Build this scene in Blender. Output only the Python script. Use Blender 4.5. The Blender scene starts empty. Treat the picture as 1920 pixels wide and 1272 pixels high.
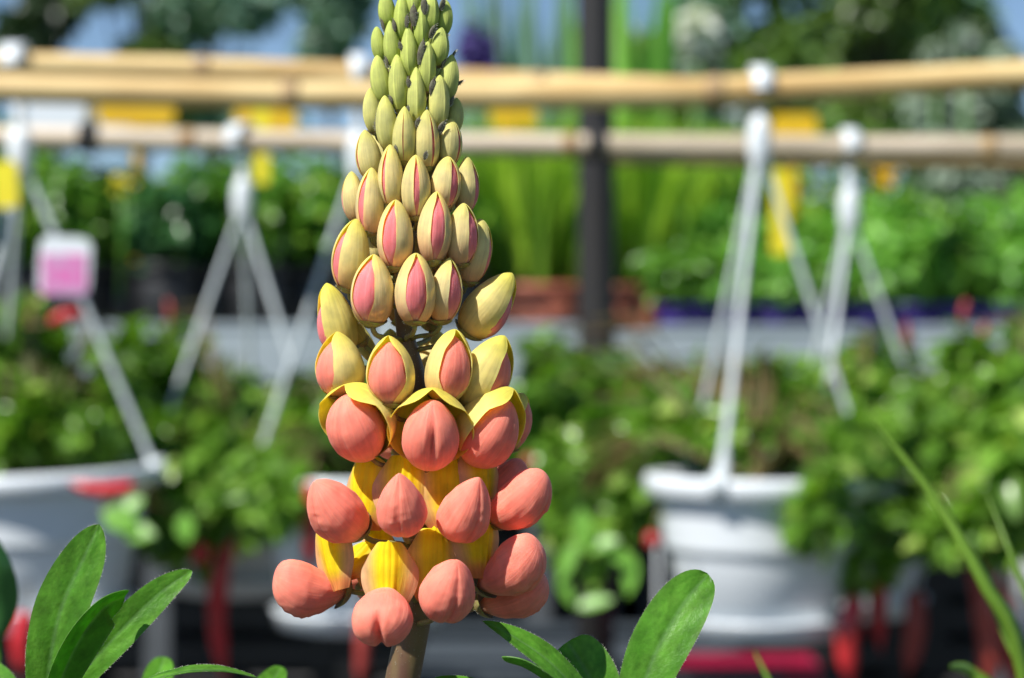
import bpy, math, random
import numpy as np
from mathutils import Vector, Matrix, noise

R = math.radians
rnd = random.Random(7)
scene = bpy.context.scene
COL = scene.collection

# ------------------------------------------------------------------ camera, sky, sun
H = 0.90                                  # camera height above the ground
LENS, SENSOR = 50.0, 23.5
K = SENSOR / LENS / 1920.0                # metres per photo pixel per metre of distance
D0 = 0.574                                # distance of the flower spike's axis

cam_d = bpy.data.cameras.new('camera')
cam = bpy.data.objects.new('camera', cam_d)
COL.objects.link(cam)
cam.location = (0, 0, H)
cam.rotation_euler = (R(90), 0, 0)
cam_d.lens = LENS
cam_d.sensor_width = SENSOR
cam_d.clip_start = 0.02
cam_d.clip_end = 2000
cam_d.dof.use_dof = True
cam_d.dof.focus_distance = 0.562
cam_d.dof.aperture_fstop = 7.6
scene.camera = cam

SUN_EL, SUN_AZ = 51.0, 227.0              # azimuth: direction of the sun measured from +Y towards +X
sd = Vector((math.sin(R(SUN_AZ)) * math.cos(R(SUN_EL)), math.cos(R(SUN_AZ)) * math.cos(R(SUN_EL)), math.sin(R(SUN_EL))))
sun_d = bpy.data.lights.new('sun', 'SUN')
sun_d.energy = 5.0
sun_d.angle = R(0.53)
sun_d.color = (1.0, 0.965, 0.90)
sun = bpy.data.objects.new('sun', sun_d)
COL.objects.link(sun)
sun.rotation_euler = sd.to_track_quat('Z', 'Y').to_euler()

world = bpy.data.worlds.new('World')
scene.world = world
world.use_nodes = True
wn = world.node_tree
bg = wn.nodes['Background']
sky = wn.nodes.new('ShaderNodeTexSky')
sky.sky_type = 'NISHITA'
sky.sun_disc = False
sky.sun_elevation = R(SUN_EL)
sky.sun_rotation = R(SUN_AZ)
sky.air_density = 0.8
sky.dust_density = 0.1
sky.ozone_density = 4.0
wn.links.new(sky.outputs[0], bg.inputs[0])
bg.inputs[1].default_value = 0.08

scene.view_settings.view_transform = 'Standard'
scene.view_settings.look = 'None'
scene.view_settings.exposure = 0.40
scene.view_settings.gamma = 1.0
scene.cycles.use_denoising = True
scene.cycles.max_bounces = 8
scene.cycles.transparent_max_bounces = 8
scene.cycles.sample_clamp_indirect = 4.0
scene.cycles.caustics_reflective = False
scene.cycles.caustics_refractive = False


# ------------------------------------------------------------------ helpers
def P(x, y, d):
    """the point seen at photo pixel x, y at distance d"""
    return Vector(((x - 960) * K * d, d, H + (636 - y) * K * d))


def link(o, parent=None):
    COL.objects.link(o)
    if parent is not None:
        o.parent = parent
    return o


def tag(o, label=None, cat=None, group=None, kind=None):
    if label: o['label'] = label
    if cat: o['category'] = cat
    if group: o['group'] = group
    if kind: o['kind'] = kind
    return o


def empty(name, loc, label=None, cat=None, group=None, rz=0.0):
    o = bpy.data.objects.new(name, None)
    o.empty_display_size = 0.05
    o.location = loc
    o.rotation_euler = (0, 0, rz)
    link(o)
    return tag(o, label, cat, group)


class MB:
    """collects geometry, links it as one mesh object"""
    def __init__(self):
        self.v, self.f, self.c, self.m, self.p = [], [], [], [], {}
        self.mi = 0

    def add(self, verts, faces, col=(1, 1, 1)):
        b = len(self.v)
        self.v.extend([tuple(p) for p in verts])
        if col and isinstance(col[0], (tuple, list)):
            self.c.extend(col)
        else:
            self.c.extend([col] * len(verts))
        for f in faces:
            self.f.append(tuple(i + b for i in f))
            self.m.append(self.mi)

    def grid(self, rows, col=(1, 1, 1), closed=False, flip=False, pv=None):
        if pv:
            b = len(self.v)
            for k, q in enumerate([q for r in pv for q in r]): self.p[b + k] = q
        n, m = len(rows), len(rows[0])
        vs = [p for r in rows for p in r]
        fs = []
        for i in range(n - 1):
            for j in range(m if closed else m - 1):
                a, b = i * m + j, i * m + (j + 1) % m
                q = (a, b, b + m, a + m)
                fs.append(q[::-1] if flip else q)
        cs = [c for r in col for c in r] if isinstance(col[0], list) else col
        self.add(vs, fs, cs)

    def box(self, c, s, rz=0.0, col=(1, 1, 1)):
        x, y, z = s[0] / 2, s[1] / 2, s[2] / 2
        ca, sa = math.cos(rz), math.sin(rz)
        vs = []
        for dx in (-x, x):
            for dy in (-y, y):
                for dz in (-z, z):
                    vs.append((c[0] + dx * ca - dy * sa, c[1] + dx * sa + dy * ca, c[2] + dz))
        self.add(vs, [(0, 1, 3, 2), (4, 6, 7, 5), (0, 4, 5, 1), (2, 3, 7, 6), (0, 2, 6, 4), (1, 5, 7, 3)], col)

    def tube(self, pts, rad, seg=10, col=(1, 1, 1), cap=True):
        pts = [Vector(p) for p in pts]
        n = len(pts)
        rads = rad if isinstance(rad, (list, tuple)) else [rad] * n
        up = None
        rows = []
        for i, p in enumerate(pts):
            t = (pts[min(i + 1, n - 1)] - pts[max(i - 1, 0)]).normalized()
            if up is None:
                up = t.orthogonal().normalized()
            up = (up - t * up.dot(t)).normalized()
            w = t.cross(up)
            rows.append([p + (up * math.cos(a) + w * math.sin(a)) * rads[i] for a in [2 * math.pi * k / seg for k in range(seg)]])
        b = len(self.v)
        self.grid(rows, col, closed=True)
        if cap:
            self.f.append(tuple(b + k for k in range(seg))[::-1]); self.m.append(self.mi)
            e = b + (n - 1) * seg
            self.f.append(tuple(e + k for k in range(seg))); self.m.append(self.mi)

    def lathe(self, prof, c=(0, 0, 0), seg=48, col=(1, 1, 1)):
        rows = [[(c[0] + r * math.cos(a), c[1] + r * math.sin(a), c[2] + z) for a in [2 * math.pi * k / seg for k in range(seg)]] for r, z in prof]
        self.grid(rows, col, closed=True)

    def leaf(self, base, d, nrm, L, W, fold=0.25, droop=0.15, col=(1, 1, 1)):
        """a small oval leaf: 8 vertices, folded along its midrib, tip bent down"""
        d = d.normalized()
        s = d.cross(nrm)
        if s.length < 1e-4:
            s = d.orthogonal()
        s.normalize()
        n = s.cross(d)
        vs = [base,
              base + d * L * .3 - s * W * .42 + n * W * fold, base + d * L * .33, base + d * L * .3 + s * W * .42 + n * W * fold,
              base + d * L * .68 - s * W * .40 + n * (W * fold - L * droop * .4), base + d * L * .68 - n * L * droop * .4, base + d * L * .68 + s * W * .40 + n * (W * fold - L * droop * .4),
              base + d * L - n * L * droop]
        self.add(vs, [(0, 2, 1), (0, 3, 2), (1, 2, 5, 4), (2, 3, 6, 5), (4, 5, 7), (5, 6, 7)], col)

    def build(self, name, mats, parent=None, off=None, smooth=True):
        me = bpy.data.meshes.new(name)
        v = self.v
        if off is not None:
            v = [(p[0] - off[0], p[1] - off[1], p[2] - off[2]) for p in v]
        me.from_pydata(v, [], self.f)
        if not isinstance(mats, (list, tuple)):
            mats = [mats]
        for m in mats:
            me.materials.append(m)
        me.polygons.foreach_set('material_index', self.m)
        me.polygons.foreach_set('use_smooth', [smooth] * len(self.f))
        ca = me.color_attributes.new('Col', 'FLOAT_COLOR', 'POINT')
        ca.data.foreach_set('color', np.array([(*c, 1.0) for c in self.c], dtype=np.float32).ravel())
        if self.p:
            pa = me.attributes.new('PV', 'FLOAT_VECTOR', 'POINT')
            arr = np.zeros((len(v), 3), dtype=np.float32)
            for k, q in self.p.items(): arr[k] = q
            pa.data.foreach_set('vector', arr.ravel())
        me.update()
        o = bpy.data.objects.new(name, me)
        return link(o, parent)


def copy_tree(o, parent=None):
    c = o.copy()
    COL.objects.link(c)
    c.parent = parent
    for ch in list(o.children):
        copy_tree(ch, c)
    return c


def lerp(a, b, t):
    t = max(0.0, min(1.0, t))
    return tuple(a[i] + (b[i] - a[i]) * t for i in range(len(a)))


def sstep(a, b, x):
    t = max(0.0, min(1.0, (x - a) / (b - a)))
    return t * t * (3 - 2 * t)


# ------------------------------------------------------------------ materials
def new_mat(name):
    m = bpy.data.materials.new(name)
    m.use_nodes = True
    nt = m.node_tree
    return m, nt, nt.nodes['Principled BSDF'], nt.nodes['Material Output']


def bump(nt, bs, scale, strength, dist, detail=3, stretch=None, kind='noise'):
    tc = nt.nodes.new('ShaderNodeTexCoord')
    src = tc.outputs['Object']
    if stretch:
        mp = nt.nodes.new('ShaderNodeMapping')
        mp.inputs['Scale'].default_value = stretch
        nt.links.new(src, mp.inputs[0])
        src = mp.outputs[0]
    nz = nt.nodes.new('ShaderNodeTexNoise')
    nz.inputs['Scale'].default_value = scale
    nz.inputs['Detail'].default_value = detail
    nt.links.new(src, nz.inputs['Vector'])
    b = nt.nodes.new('ShaderNodeBump')
    b.inputs['Strength'].default_value = strength
    b.inputs['Distance'].default_value = dist
    nt.links.new(nz.outputs[0], b.inputs['Height'])
    nt.links.new(b.outputs[0], bs.inputs['Normal'])
    return b, nz


def mat_petal(name, trans=0.25, sss=0.2, rough=0.5, scale=700):
    m, nt, bs, out = new_mat(name)
    at = nt.nodes.new('ShaderNodeAttribute'); at.attribute_name = 'Col'
    tc = nt.nodes.new('ShaderNodeTexCoord')
    nz = nt.nodes.new('ShaderNodeTexNoise'); nz.inputs['Scale'].default_value = 260; nz.inputs['Detail'].default_value = 5
    nt.links.new(tc.outputs['Object'], nz.inputs['Vector'])
    mr = nt.nodes.new('ShaderNodeMapRange')
    mr.inputs[1].default_value = .3; mr.inputs[2].default_value = .7; mr.inputs[3].default_value = .86; mr.inputs[4].default_value = 1.1
    nt.links.new(nz.outputs[0], mr.inputs[0])
    mx = nt.nodes.new('ShaderNodeVectorMath'); mx.operation = 'SCALE'
    nt.links.new(at.outputs['Color'], mx.inputs[0]); nt.links.new(mr.outputs[0], mx.inputs['Scale'])
    nt.links.new(mx.outputs[0], bs.inputs['Base Color'])
    bs.inputs['Roughness'].default_value = rough
    bs.inputs['Specular IOR Level'].default_value = 0.22
    bs.inputs['Subsurface Weight'].default_value = sss
    bs.inputs['Subsurface Radius'].default_value = (1, .45, .25)
    bs.inputs['Subsurface Scale'].default_value = 0.0035
    bs.inputs['Sheen Weight'].default_value = 0.04
    b, n2 = bump(nt, bs, scale, .28, .0003, 4, (1.0, 1.0, 0.6))
    pa = nt.nodes.new('ShaderNodeAttribute'); pa.attribute_name = 'PV'
    vz = nt.nodes.new('ShaderNodeTexNoise'); vz.inputs['Scale'].default_value = 1.0; vz.inputs['Detail'].default_value = 4; vz.inputs['Roughness'].default_value = .6
    nt.links.new(pa.outputs['Vector'], vz.inputs['Vector'])
    b2 = nt.nodes.new('ShaderNodeBump'); b2.inputs['Strength'].default_value = .45; b2.inputs['Distance'].default_value = .0004
    nt.links.new(vz.outputs[0], b2.inputs['Height']); nt.links.new(b.outputs[0], b2.inputs['Normal']); nt.links.new(b2.outputs[0], bs.inputs['Normal'])
    vm = nt.nodes.new('ShaderNodeMapRange'); vm.inputs[1].default_value = .3; vm.inputs[2].default_value = .6; vm.inputs[3].default_value = .90; vm.inputs[4].default_value = 1.04
    nt.links.new(vz.outputs[0], vm.inputs[0])
    ml = nt.nodes.new('ShaderNodeMath'); ml.operation = 'MULTIPLY'
    nt.links.new(vm.outputs[0], ml.inputs[0]); nt.links.new(mr.outputs[0], ml.inputs[1]); nt.links.new(ml.outputs[0], mx.inputs['Scale'])
    if trans > 0:
        tr = nt.nodes.new('ShaderNodeBsdfTranslucent')
        b3 = nt.nodes.new('ShaderNodeVectorMath'); b3.operation = 'MULTIPLY'; b3.inputs[1].default_value = (1.12, 1.10, .55)
        nt.links.new(mx.outputs[0], b3.inputs[0]); nt.links.new(b3.outputs[0], tr.inputs[0])
        mix = nt.nodes.new('ShaderNodeMixShader'); mix.inputs[0].default_value = trans
        nt.links.new(bs.outputs[0], mix.inputs[1]); nt.links.new(tr.outputs[0], mix.inputs[2])
        nt.links.new(mix.outputs[0], out.inputs['Surface'])
    return m


def mat_foliage(name, c1, c2, c3=None, trans=0.3, rough=0.38, spec=0.5):
    m, nt, bs, out = new_mat(name)
    ge = nt.nodes.new('ShaderNodeNewGeometry')
    cr = nt.nodes.new('ShaderNodeValToRGB')
    cr.color_ramp.elements[0].color = (*c1, 1); cr.color_ramp.elements[1].color = (*c2, 1)
    cr.color_ramp.elements[1].position = 0.85 if c3 else 1.0
    if c3:
        e = cr.color_ramp.elements.new(1.0); e.color = (*c3, 1)
    nt.links.new(ge.outputs['Random Per Island'], cr.inputs[0])
    nt.links.new(cr.outputs[0], bs.inputs['Base Color'])
    bs.inputs['Roughness'].default_value = rough
    bs.inputs['Specular IOR Level'].default_value = spec
    tr = nt.nodes.new('ShaderNodeBsdfTranslucent')
    br = nt.nodes.new('ShaderNodeVectorMath'); br.operation = 'MULTIPLY'; br.inputs[1].default_value = (1.5, 1.6, .7)
    nt.links.new(cr.outputs[0], br.inputs[0]); nt.links.new(br.outputs[0], tr.inputs[0])
    mix = nt.nodes.new('ShaderNodeMixShader'); mix.inputs[0].default_value = trans
    nt.links.new(bs.outputs[0], mix.inputs[1]); nt.links.new(tr.outputs[0], mix.inputs[2])
    nt.links.new(mix.outputs[0], out.inputs['Surface'])
    return m


def mat_plain(name, c, rough=0.5, c2=None, scale=20, spec=0.5, metal=0.0, bumps=0.0, bd=0.002, stretch=None):
    m, nt, bs, out = new_mat(name)
    bs.inputs['Roughness'].default_value = rough
    bs.inputs['Specular IOR Level'].default_value = spec
    bs.inputs['Metallic'].default_value = metal
    tc = nt.nodes.new('ShaderNodeTexCoord')
    nz = nt.nodes.new('ShaderNodeTexNoise'); nz.inputs['Scale'].default_value = scale; nz.inputs['Detail'].default_value = 5
    src = tc.outputs['Object']
    if stretch:
        mp = nt.nodes.new('ShaderNodeMapping'); mp.inputs['Scale'].default_value = stretch
        nt.links.new(src, mp.inputs[0]); src = mp.outputs[0]
    nt.links.new(src, nz.inputs['Vector'])
    cr = nt.nodes.new('ShaderNodeValToRGB')
    cr.color_ramp.elements[0].position = .35; cr.color_ramp.elements[1].position = .65
    cr.color_ramp.elements[0].color = (*c, 1)
    cr.color_ramp.elements[1].color = (*(c2 or tuple(x * .82 for x in c)), 1)
    nt.links.new(nz.outputs[0], cr.inputs[0]); nt.links.new(cr.outputs[0], bs.inputs['Base Color'])
    if bumps:
        b = nt.nodes.new('ShaderNodeBump'); b.inputs['Strength'].default_value = bumps; b.inputs['Distance'].default_value = bd
        nt.links.new(nz.outputs[0], b.inputs['Height']); nt.links.new(b.outputs[0], bs.inputs['Normal'])
    return m


def mat_leaflet(name):
    """in-focus lupin leaflet: colour from the vertices, mottling, fine bump, light through the blade"""
    m, nt, bs, out = new_mat(name)
    at = nt.nodes.new('ShaderNodeAttribute'); at.attribute_name = 'Col'
    tc = nt.nodes.new('ShaderNodeTexCoord')
    nz = nt.nodes.new('ShaderNodeTexNoise'); nz.inputs['Scale'].default_value = 230; nz.inputs['Detail'].default_value = 6; nz.inputs['Roughness'].default_value = .65
    nt.links.new(tc.outputs['Object'], nz.inputs['Vector'])
    mr = nt.nodes.new('ShaderNodeMapRange')
    mr.inputs[1].default_value = .3; mr.inputs[2].default_value = .7; mr.inputs[3].default_value = .72; mr.inputs[4].default_value = 1.3
    nt.links.new(nz.outputs[0], mr.inputs[0])
    mx = nt.nodes.new('ShaderNodeVectorMath'); mx.operation = 'SCALE'
    nt.links.new(at.outputs['Color'], mx.inputs[0]); nt.links.new(mr.outputs[0], mx.inputs['Scale'])
    nt.links.new(mx.outputs[0], bs.inputs['Base Color'])
    bs.inputs['Roughness'].default_value = .42
    bs.inputs['Specular IOR Level'].default_value = .3
    bump(nt, bs, 900, .5, .0003, 4)
    tr = nt.nodes.new('ShaderNodeBsdfTranslucent')
    br = nt.nodes.new('ShaderNodeVectorMath'); br.operation = 'MULTIPLY'; br.inputs[1].default_value = (1.7, 1.7, .5)
    nt.links.new(mx.outputs[0], br.inputs[0]); nt.links.new(br.outputs[0], tr.inputs[0])
    mix = nt.nodes.new('ShaderNodeMixShader'); mix.inputs[0].default_value = .42
    nt.links.new(bs.outputs[0], mix.inputs[1]); nt.links.new(tr.outputs[0], mix.inputs[2])
    nt.links.new(mix.outputs[0], out.inputs['Surface'])
    return m


M = {}
M['banner'] = mat_petal('banner_petal', trans=.45, sss=.0, rough=.55)
M['wing'] = mat_petal('wing_petal', trans=.0, sss=.5, rough=.6)
M['calyx'] = mat_plain('calyx', (.28, .30, .08), .6, (.24, .15, .07), 500, bumps=.4, bd=.0003)
M['bract'] = mat_plain('bract', (.17, .17, .10), .8, (.09, .07, .055), 900, bumps=.6, bd=.0003)
M['stem'] = mat_plain('lupin_stem', (.17, .12, .05), .5, (.12, .055, .035), 160, bumps=.4, bd=.0004, stretch=(1, 1, .2))
M['hair'] = mat_plain('hair', (.62, .62, .52), .6)
M['leaflet'] = mat_leaflet('leaflet')
M['bamboo_warm'] = mat_plain('bamboo_warm', (.86, .66, .32), .38, (.56, .35, .13), 10, stretch=(.5, 5, 5))
M['bamboo_pale'] = mat_plain('bamboo_pale', (.80, .68, .54), .5, (.46, .37, .26), 10, stretch=(.5, 5, 5))
M['bamboo_tan'] = mat_plain('bamboo_tan', (.50, .36, .16), .5, (.40, .27, .11), 9, stretch=(.25, 4, 4))
M['node'] = mat_plain('bamboo_node', (.34, .20, .09), .6, (.48, .33, .16), 40)
M['post'] = mat_plain('dark_post', (.014, .013, .014), .55, (.026, .023, .022), 12, stretch=(3, 3, .3), bumps=.4)
M['tie'] = mat_plain('black_tie', (.02, .018, .018), .6)
M['white'] = mat_plain('white_plastic', (.80, .84, .87), .25, (.74, .79, .83), 6)
M['strap'] = mat_plain('strap_plastic', (.68, .73, .75), .3, (.58, .64, .67), 8)
M['soil'] = mat_plain('potting_soil', (.03, .02, .014), .95, (.06, .04, .025), 120, bumps=.8, bd=.004)
M['fol_pot'] = mat_foliage('foliage_hanging', (.075, .18, .018), (.22, .42, .05), (.46, .60, .15), rough=.3)
M['fol_dark'] = mat_foliage('foliage_dark', (.05, .15, .012), (.14, .33, .028), (.30, .48, .06), rough=.33)
M['fol_deep'] = mat_foliage('foliage_deep', (.022, .085, .025), (.06, .19, .05), (.18, .34, .14), rough=.28)
M['fol_grass'] = mat_foliage('foliage_blades', (.08, .22, .014), (.44, .64, .06), None, trans=.4)
M['fol_mound'] = mat_foliage('foliage_mound', (.10, .30, .03), (.24, .52, .07), (.36, .60, .14))
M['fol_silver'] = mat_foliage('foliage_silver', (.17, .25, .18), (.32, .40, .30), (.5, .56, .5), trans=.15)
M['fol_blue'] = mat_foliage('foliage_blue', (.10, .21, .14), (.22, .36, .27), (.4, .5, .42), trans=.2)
M['fol_tree'] = mat_foliage('foliage_tree', (.07, .15, .03), (.21, .34, .08), None)
M['fol_olive'] = mat_foliage('foliage_olive', (.08, .14, .025), (.15, .24, .05), None)
M['fol_black'] = mat_foliage('foliage_blackish', (.016, .04, .016), (.05, .09, .035), None)  # near-black green leaves of the dark tree
M['bark'] = mat_plain('bark', (.08, .06, .045), .9, (.04, .03, .025), 14, bumps=.6, bd=.02)
M['redstem'] = mat_plain('red_stem', (.17, .09, .035), .5, (.11, .13, .035), 30)
M['pod'] = mat_plain('red_pod', (.62, .022, .035), .28, (.45, .03, .03), 18)
M['crimson'] = mat_plain('crimson_plastic', (.42, .012, .07), .5, (.3, .01, .05), 12)
M['pod_dull'] = mat_plain('dull_red_pod', (.42, .07, .05), .4, (.32, .04, .035), 18)
M['bench'] = mat_plain('bench_metal', (.36, .42, .45), .42, (.30, .36, .39), 3)
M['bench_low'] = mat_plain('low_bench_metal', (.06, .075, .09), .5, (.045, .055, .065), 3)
M['bench_dark'] = mat_plain('bench_frame', (.09, .10, .11), .6)
M['terra'] = mat_plain('terracotta_plastic', (.50, .155, .085), .55, (.42, .12, .07), 12)
M['black'] = mat_plain('black_plastic', (.012, .012, .013), .45)
M['purple'] = mat_plain('purple_plastic', (.045, .022, .20), .4, (.035, .018, .15), 12)
M['yellow'] = mat_plain('yellow_card', (.80, .50, .010), .5, (.72, .42, .008), 12)
M['lemon'] = mat_plain('lemon_card', (.88, .78, .03), .45, (.85, .70, .03), 12)
M['violet'] = mat_plain('violet_petal', (.10, .06, .30), .6, (.05, .03, .18), 60)
M['ground'] = mat_plain('ground_fabric', (.045, .045, .045), .85, (.07, .065, .06), 5, bumps=.3, bd=.01)
M['gravel'] = mat_plain('gravel_path', (.26, .25, .23), .9, (.17, .16, .15), 60, bumps=.7, bd=.01)
M['grassland'] = mat_plain('grass_ground', (.05, .10, .02), .9, (.08, .13, .03), 2)

# ------------------------------------------------------------------ ground
g = MB()
g.grid([[(x, y, 0.0) for x in (-300, -40, 40, 300)] for y in (-40, 0, 60, 500)])
tag(g.build('ground', M['grassland']), kind='structure')
g = MB()
g.grid([[(x, y, 0.004) for x in (-6, 0, 6)] for y in (-2, 3, 8)])
tag(g.build('planting_area_ground', M['ground']), kind='structure')
g = MB()
g.grid([[(x, y, 0.008) for x in (-12, 0, 12)] for y in (8.0, 10, 12.5)])
tag(g.build('path', M['gravel']), kind='structure')

# ------------------------------------------------------------------ foliage and plants
def cloud(mb, c, r, n, L, W, up=.5, hollow=.35, rs=rnd, droop=.2, outward=.6):
    """leaves spread through an ellipsoid, facing up and outward"""
    c = Vector(c)
    for _ in range(n):
        while True:
            q = Vector((rs.uniform(-1, 1), rs.uniform(-1, 1), rs.uniform(-1, 1)))
            if hollow < q.length < 1: break
        q *= 1 - .12 * rs.random()
        p = c + Vector((q.x * r[0], q.y * r[1], q.z * r[2]))
        nrm = (q * outward + Z_ * up + Vector((rs.gauss(0, .4), rs.gauss(0, .4), rs.gauss(0, .4)))).normalized()
        d = Vector((rs.gauss(0, 1), rs.gauss(0, 1), rs.gauss(-.2, .7))) + q * 1.0
        d = d - nrm * d.dot(nrm)
        if d.length < .01: continue
        k = rs.uniform(.65, 1.25)
        mb.leaf(p, d, nrm, L * k, W * k, .2, droop)


Z_ = Vector((0, 0, 1))


def stems(mb, foot, tips, r=.002, sag=0.0, seg=5):
    for t in tips:
        t = Vector(t); pts = []
        for i in range(6):
            f = i / 5
            pts.append(Vector(foot).lerp(t, f) + Vector((0, 0, sag * math.sin(math.pi * f))))
        mb.tube(pts, [r * (1 - .5 * i / 5) for i in range(6)], seg, cap=False)


# ------------------------------------------------------------------ trees and shrubs far behind
def tree(px, y_top, y_bot, d, half_w, mat, label, seed, n=1500, lf=.16, group='trees and shrubs beyond the nursery', gaps=6, cat='tree'):
    rs = random.Random(seed)
    base = P(px, 0, d); base.z = 0
    root = empty('tree', base, label, cat, group)
    zt, zb = P(px, y_top, d).z, max(.15, P(px, y_bot, d).z)
    rw = half_w * K * d
    mb = MB()
    hgt = zt - zb
    tips = []
    for i in range(gaps):
        ang = rs.uniform(0, 6.28); rr = rw * rs.uniform(.1, .62)
        zc = zb + hgt * rs.uniform(.12, .88)
        k = 1 - .45 * abs((zc - zb) / hgt - .4)
        cc = (math.cos(ang) * rr, math.sin(ang) * rr, zc)
        s_ = rs.uniform(.34, .55) * k
        cloud(mb, cc, (rw * s_, rw * s_, min(rw, hgt) * s_ * .9), n // gaps, lf, lf * .6, up=.45, hollow=.15, rs=rs)
        tips.append(cc)
    mb.build('crown', mat, root)
    mb = MB()
    mb.tube([(0, 0, 0), (rw * .03, 0, zb * .6), (0, rw * .03, zb + hgt * .3), (rw * .02, 0, zb + hgt * .8)], [rw * .07, rw * .055, rw * .04, rw * .01], 10)
    stems(mb, (0, 0, zb * .8), tips, rw * .025)
    mb.build('trunk', M['bark'], root)
    return root


T = [
    (95, -420, 150, 17, 110, 'fol_black', 'dark conifer-like tree at the upper left above the bamboo', .20),
    (265, -300, 230, 12, 120, 'fol_olive', 'olive green tree just right of the dark tree at upper left', .14),
    (400, -120, 260, 20, 150, 'fol_blue', 'blue-green hazy tree in the gap left of the flower spike', .22),
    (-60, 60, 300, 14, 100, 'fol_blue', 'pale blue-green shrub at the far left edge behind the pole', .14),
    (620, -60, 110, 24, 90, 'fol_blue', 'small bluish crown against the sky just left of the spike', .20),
    (905, 190, 330, 13, 110, 'fol_dark', 'low green bush behind the spike at the height of the upper pole', .12),
    (1235, 60, 330, 15, 75, 'fol_tree', 'narrow green bush just right of the dark post', .14),
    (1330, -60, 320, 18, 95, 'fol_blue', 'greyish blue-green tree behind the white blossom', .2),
    (1500, -420, 300, 16, 190, 'fol_tree', 'large green tree standing behind the right-hand hanger', .2),
    (1730, -460, 300, 19, 190, 'fol_tree', 'tall green tree at the upper right beside the strip of sky', .2),
    (1640, -200, 330, 14, 150, 'fol_olive', 'lighter olive tree between the two large right-hand trees', .15),
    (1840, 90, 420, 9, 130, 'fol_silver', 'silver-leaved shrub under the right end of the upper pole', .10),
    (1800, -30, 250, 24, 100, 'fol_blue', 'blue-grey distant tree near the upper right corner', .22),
]
for i, (x, yt, yb, d, hw, m, lab, lf) in enumerate(T):
    tree(x, yt, yb, d, hw, M[m], lab, 100 + i, n=2600, lf=lf, gaps=9)

# tall hedge closing the view behind the benches
for i, (x, d, w, top, m, lab) in enumerate([
    (-60, 8.5, 260, 235, 'fol_dark', 'clipped dark hedge section at the far left behind the benches'),
    (520, 8.8, 330, 205, 'fol_deep', 'deep green hedge section behind the second hanger'),
    (1020, 8.6, 260, 235, 'fol_dark', 'mid green hedge section behind the grassy pots'),
    (1400, 8.9, 260, 235, 'fol_tree', 'dull green hedge section behind the right-hand hangers'),
    (1860, 8.7, 250, 275, 'fol_tree', 'hedge section behind the silver shrub at right')]):
    mb = MB(); rs = random.Random(900 + i)
    z = P(x, top, d).z
    r0 = w * K * d
    b0 = P(x, 636, d); b0.z = 0
    for _ in range(7):
        cloud(mb, (rs.uniform(-.5, .5) * r0, rs.uniform(-.3, .3), z * rs.uniform(.35, .62)), (r0 * .62, .7, z * .42), 420, .12, .075, hollow=.2, rs=rs)
    h = empty('hedge', b0, lab, 'hedge', 'hedge sections behind the benches')
    mb.build('foliage', M[m], h)
    mb = MB()
    stems(mb, (0, 0, 0), [(rs.uniform(-.6, .6) * r0, rs.uniform(-.3, .3), z * .8) for _ in range(9)], .03)
    mb.build('stem', M['bark'], h)


# ------------------------------------------------------------------ benches
def bench(x0, x1, d0, d1, ztop, name, label, edge=.09, mat='bench'):
    a, b = P(x0, 636, d0).x, P(x1, 636, d0).x
    root = empty(name, ((a + b) / 2, (d0 + d1) / 2, 0), label, 'bench', 'metal display benches')
    w, dp = b - a, d1 - d0
    mb = MB(); mb.box((0, 0, ztop - .012), (w, dp, .018)); mb.build('tabletop', M[mat], root, smooth=False)
    for sy in (-1, 1):
        mb = MB(); mb.box((0, sy * (dp / 2 + .009), ztop - edge / 2 + .012), (w + .04, .018, edge))
        mb.box((0, sy * (dp / 2 + .006), ztop - edge - .004), (w + .04, .034, .012))
        mb.box((0, sy * (dp / 2 + .004), ztop + .016), (w + .04, .034, .010))
        mb.build('edge_panel', M[mat], root, smooth=False)
    for sx in (-1, 0, 1):
        for sy in (-1, 1):
            mb = MB(); mb.box((sx * (w / 2 - .06), sy * (dp / 2 - .06), (ztop - .024) / 2), (.045, .045, ztop - .024))
            mb.build('leg', M['bench_dark'], root, smooth=False)
    return root


BZ = P(0, 628, 3.75).z
bench(-500, 1075, 3.75, 5.0, BZ, 'bench', 'long grey metal bench carrying dark shrubs left of the post')
bench(1130, 1238, 3.95, 5.0, BZ - .012, 'bench', 'short grey bench piece just right of the dark post')
bench(1256, 2500, 3.70, 5.0, BZ - .004, 'bench', 'long grey metal bench carrying purple pots at the right', edge=.085)
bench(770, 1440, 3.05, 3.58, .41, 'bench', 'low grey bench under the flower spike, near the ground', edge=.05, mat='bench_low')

# ---- pots and plants on the benches
def pot_proto(r, h, mat, square=False):
    root = empty('plant_pot', (0, 0, 0))
    mb = MB()
    seg = 32
    mb.lathe([(r * .70, 0), (r * .72, .002), (r * .95, h * .84), (r * .93, h * .85), (r * .90, h * .85), (r * .66, .01)], seg=seg)
    mb.f.append(tuple(range(seg))[::-1]); mb.m.append(0)
    mb.build('pot_body', mat, root)
    mb = MB()
    mb.lathe([(r * .93, h * .83), (r * 1.02, h * .83), (r * 1.03, h * .98), (r, h), (r * .95, h), (r * .93, h * .97), (r * .93, h * .83)], seg=seg)
    mb.build('rim', mat, root)
    mb = MB()
    mb.lathe([(r * .92, h * .90), (r * .5, h * .92), (.0005, h * .93)], seg=seg)
    mb.build('soil', M['soil'], root)
    return root


def place(proto, loc, label, cat, group, rz=0.0, used=[]):
    o = proto if proto.name not in used else copy_tree(proto)
    used.append(proto.name)
    o.location = loc; o.rotation_euler = (0, 0, rz)
    return tag(o, label, cat, group)


black_pot = pot_proto(.075, .13, M['black'])
terra_pot = pot_proto(.115, .095, M['terra'])
purple_pot = pot_proto(.062, .055, M['purple'])

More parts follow.
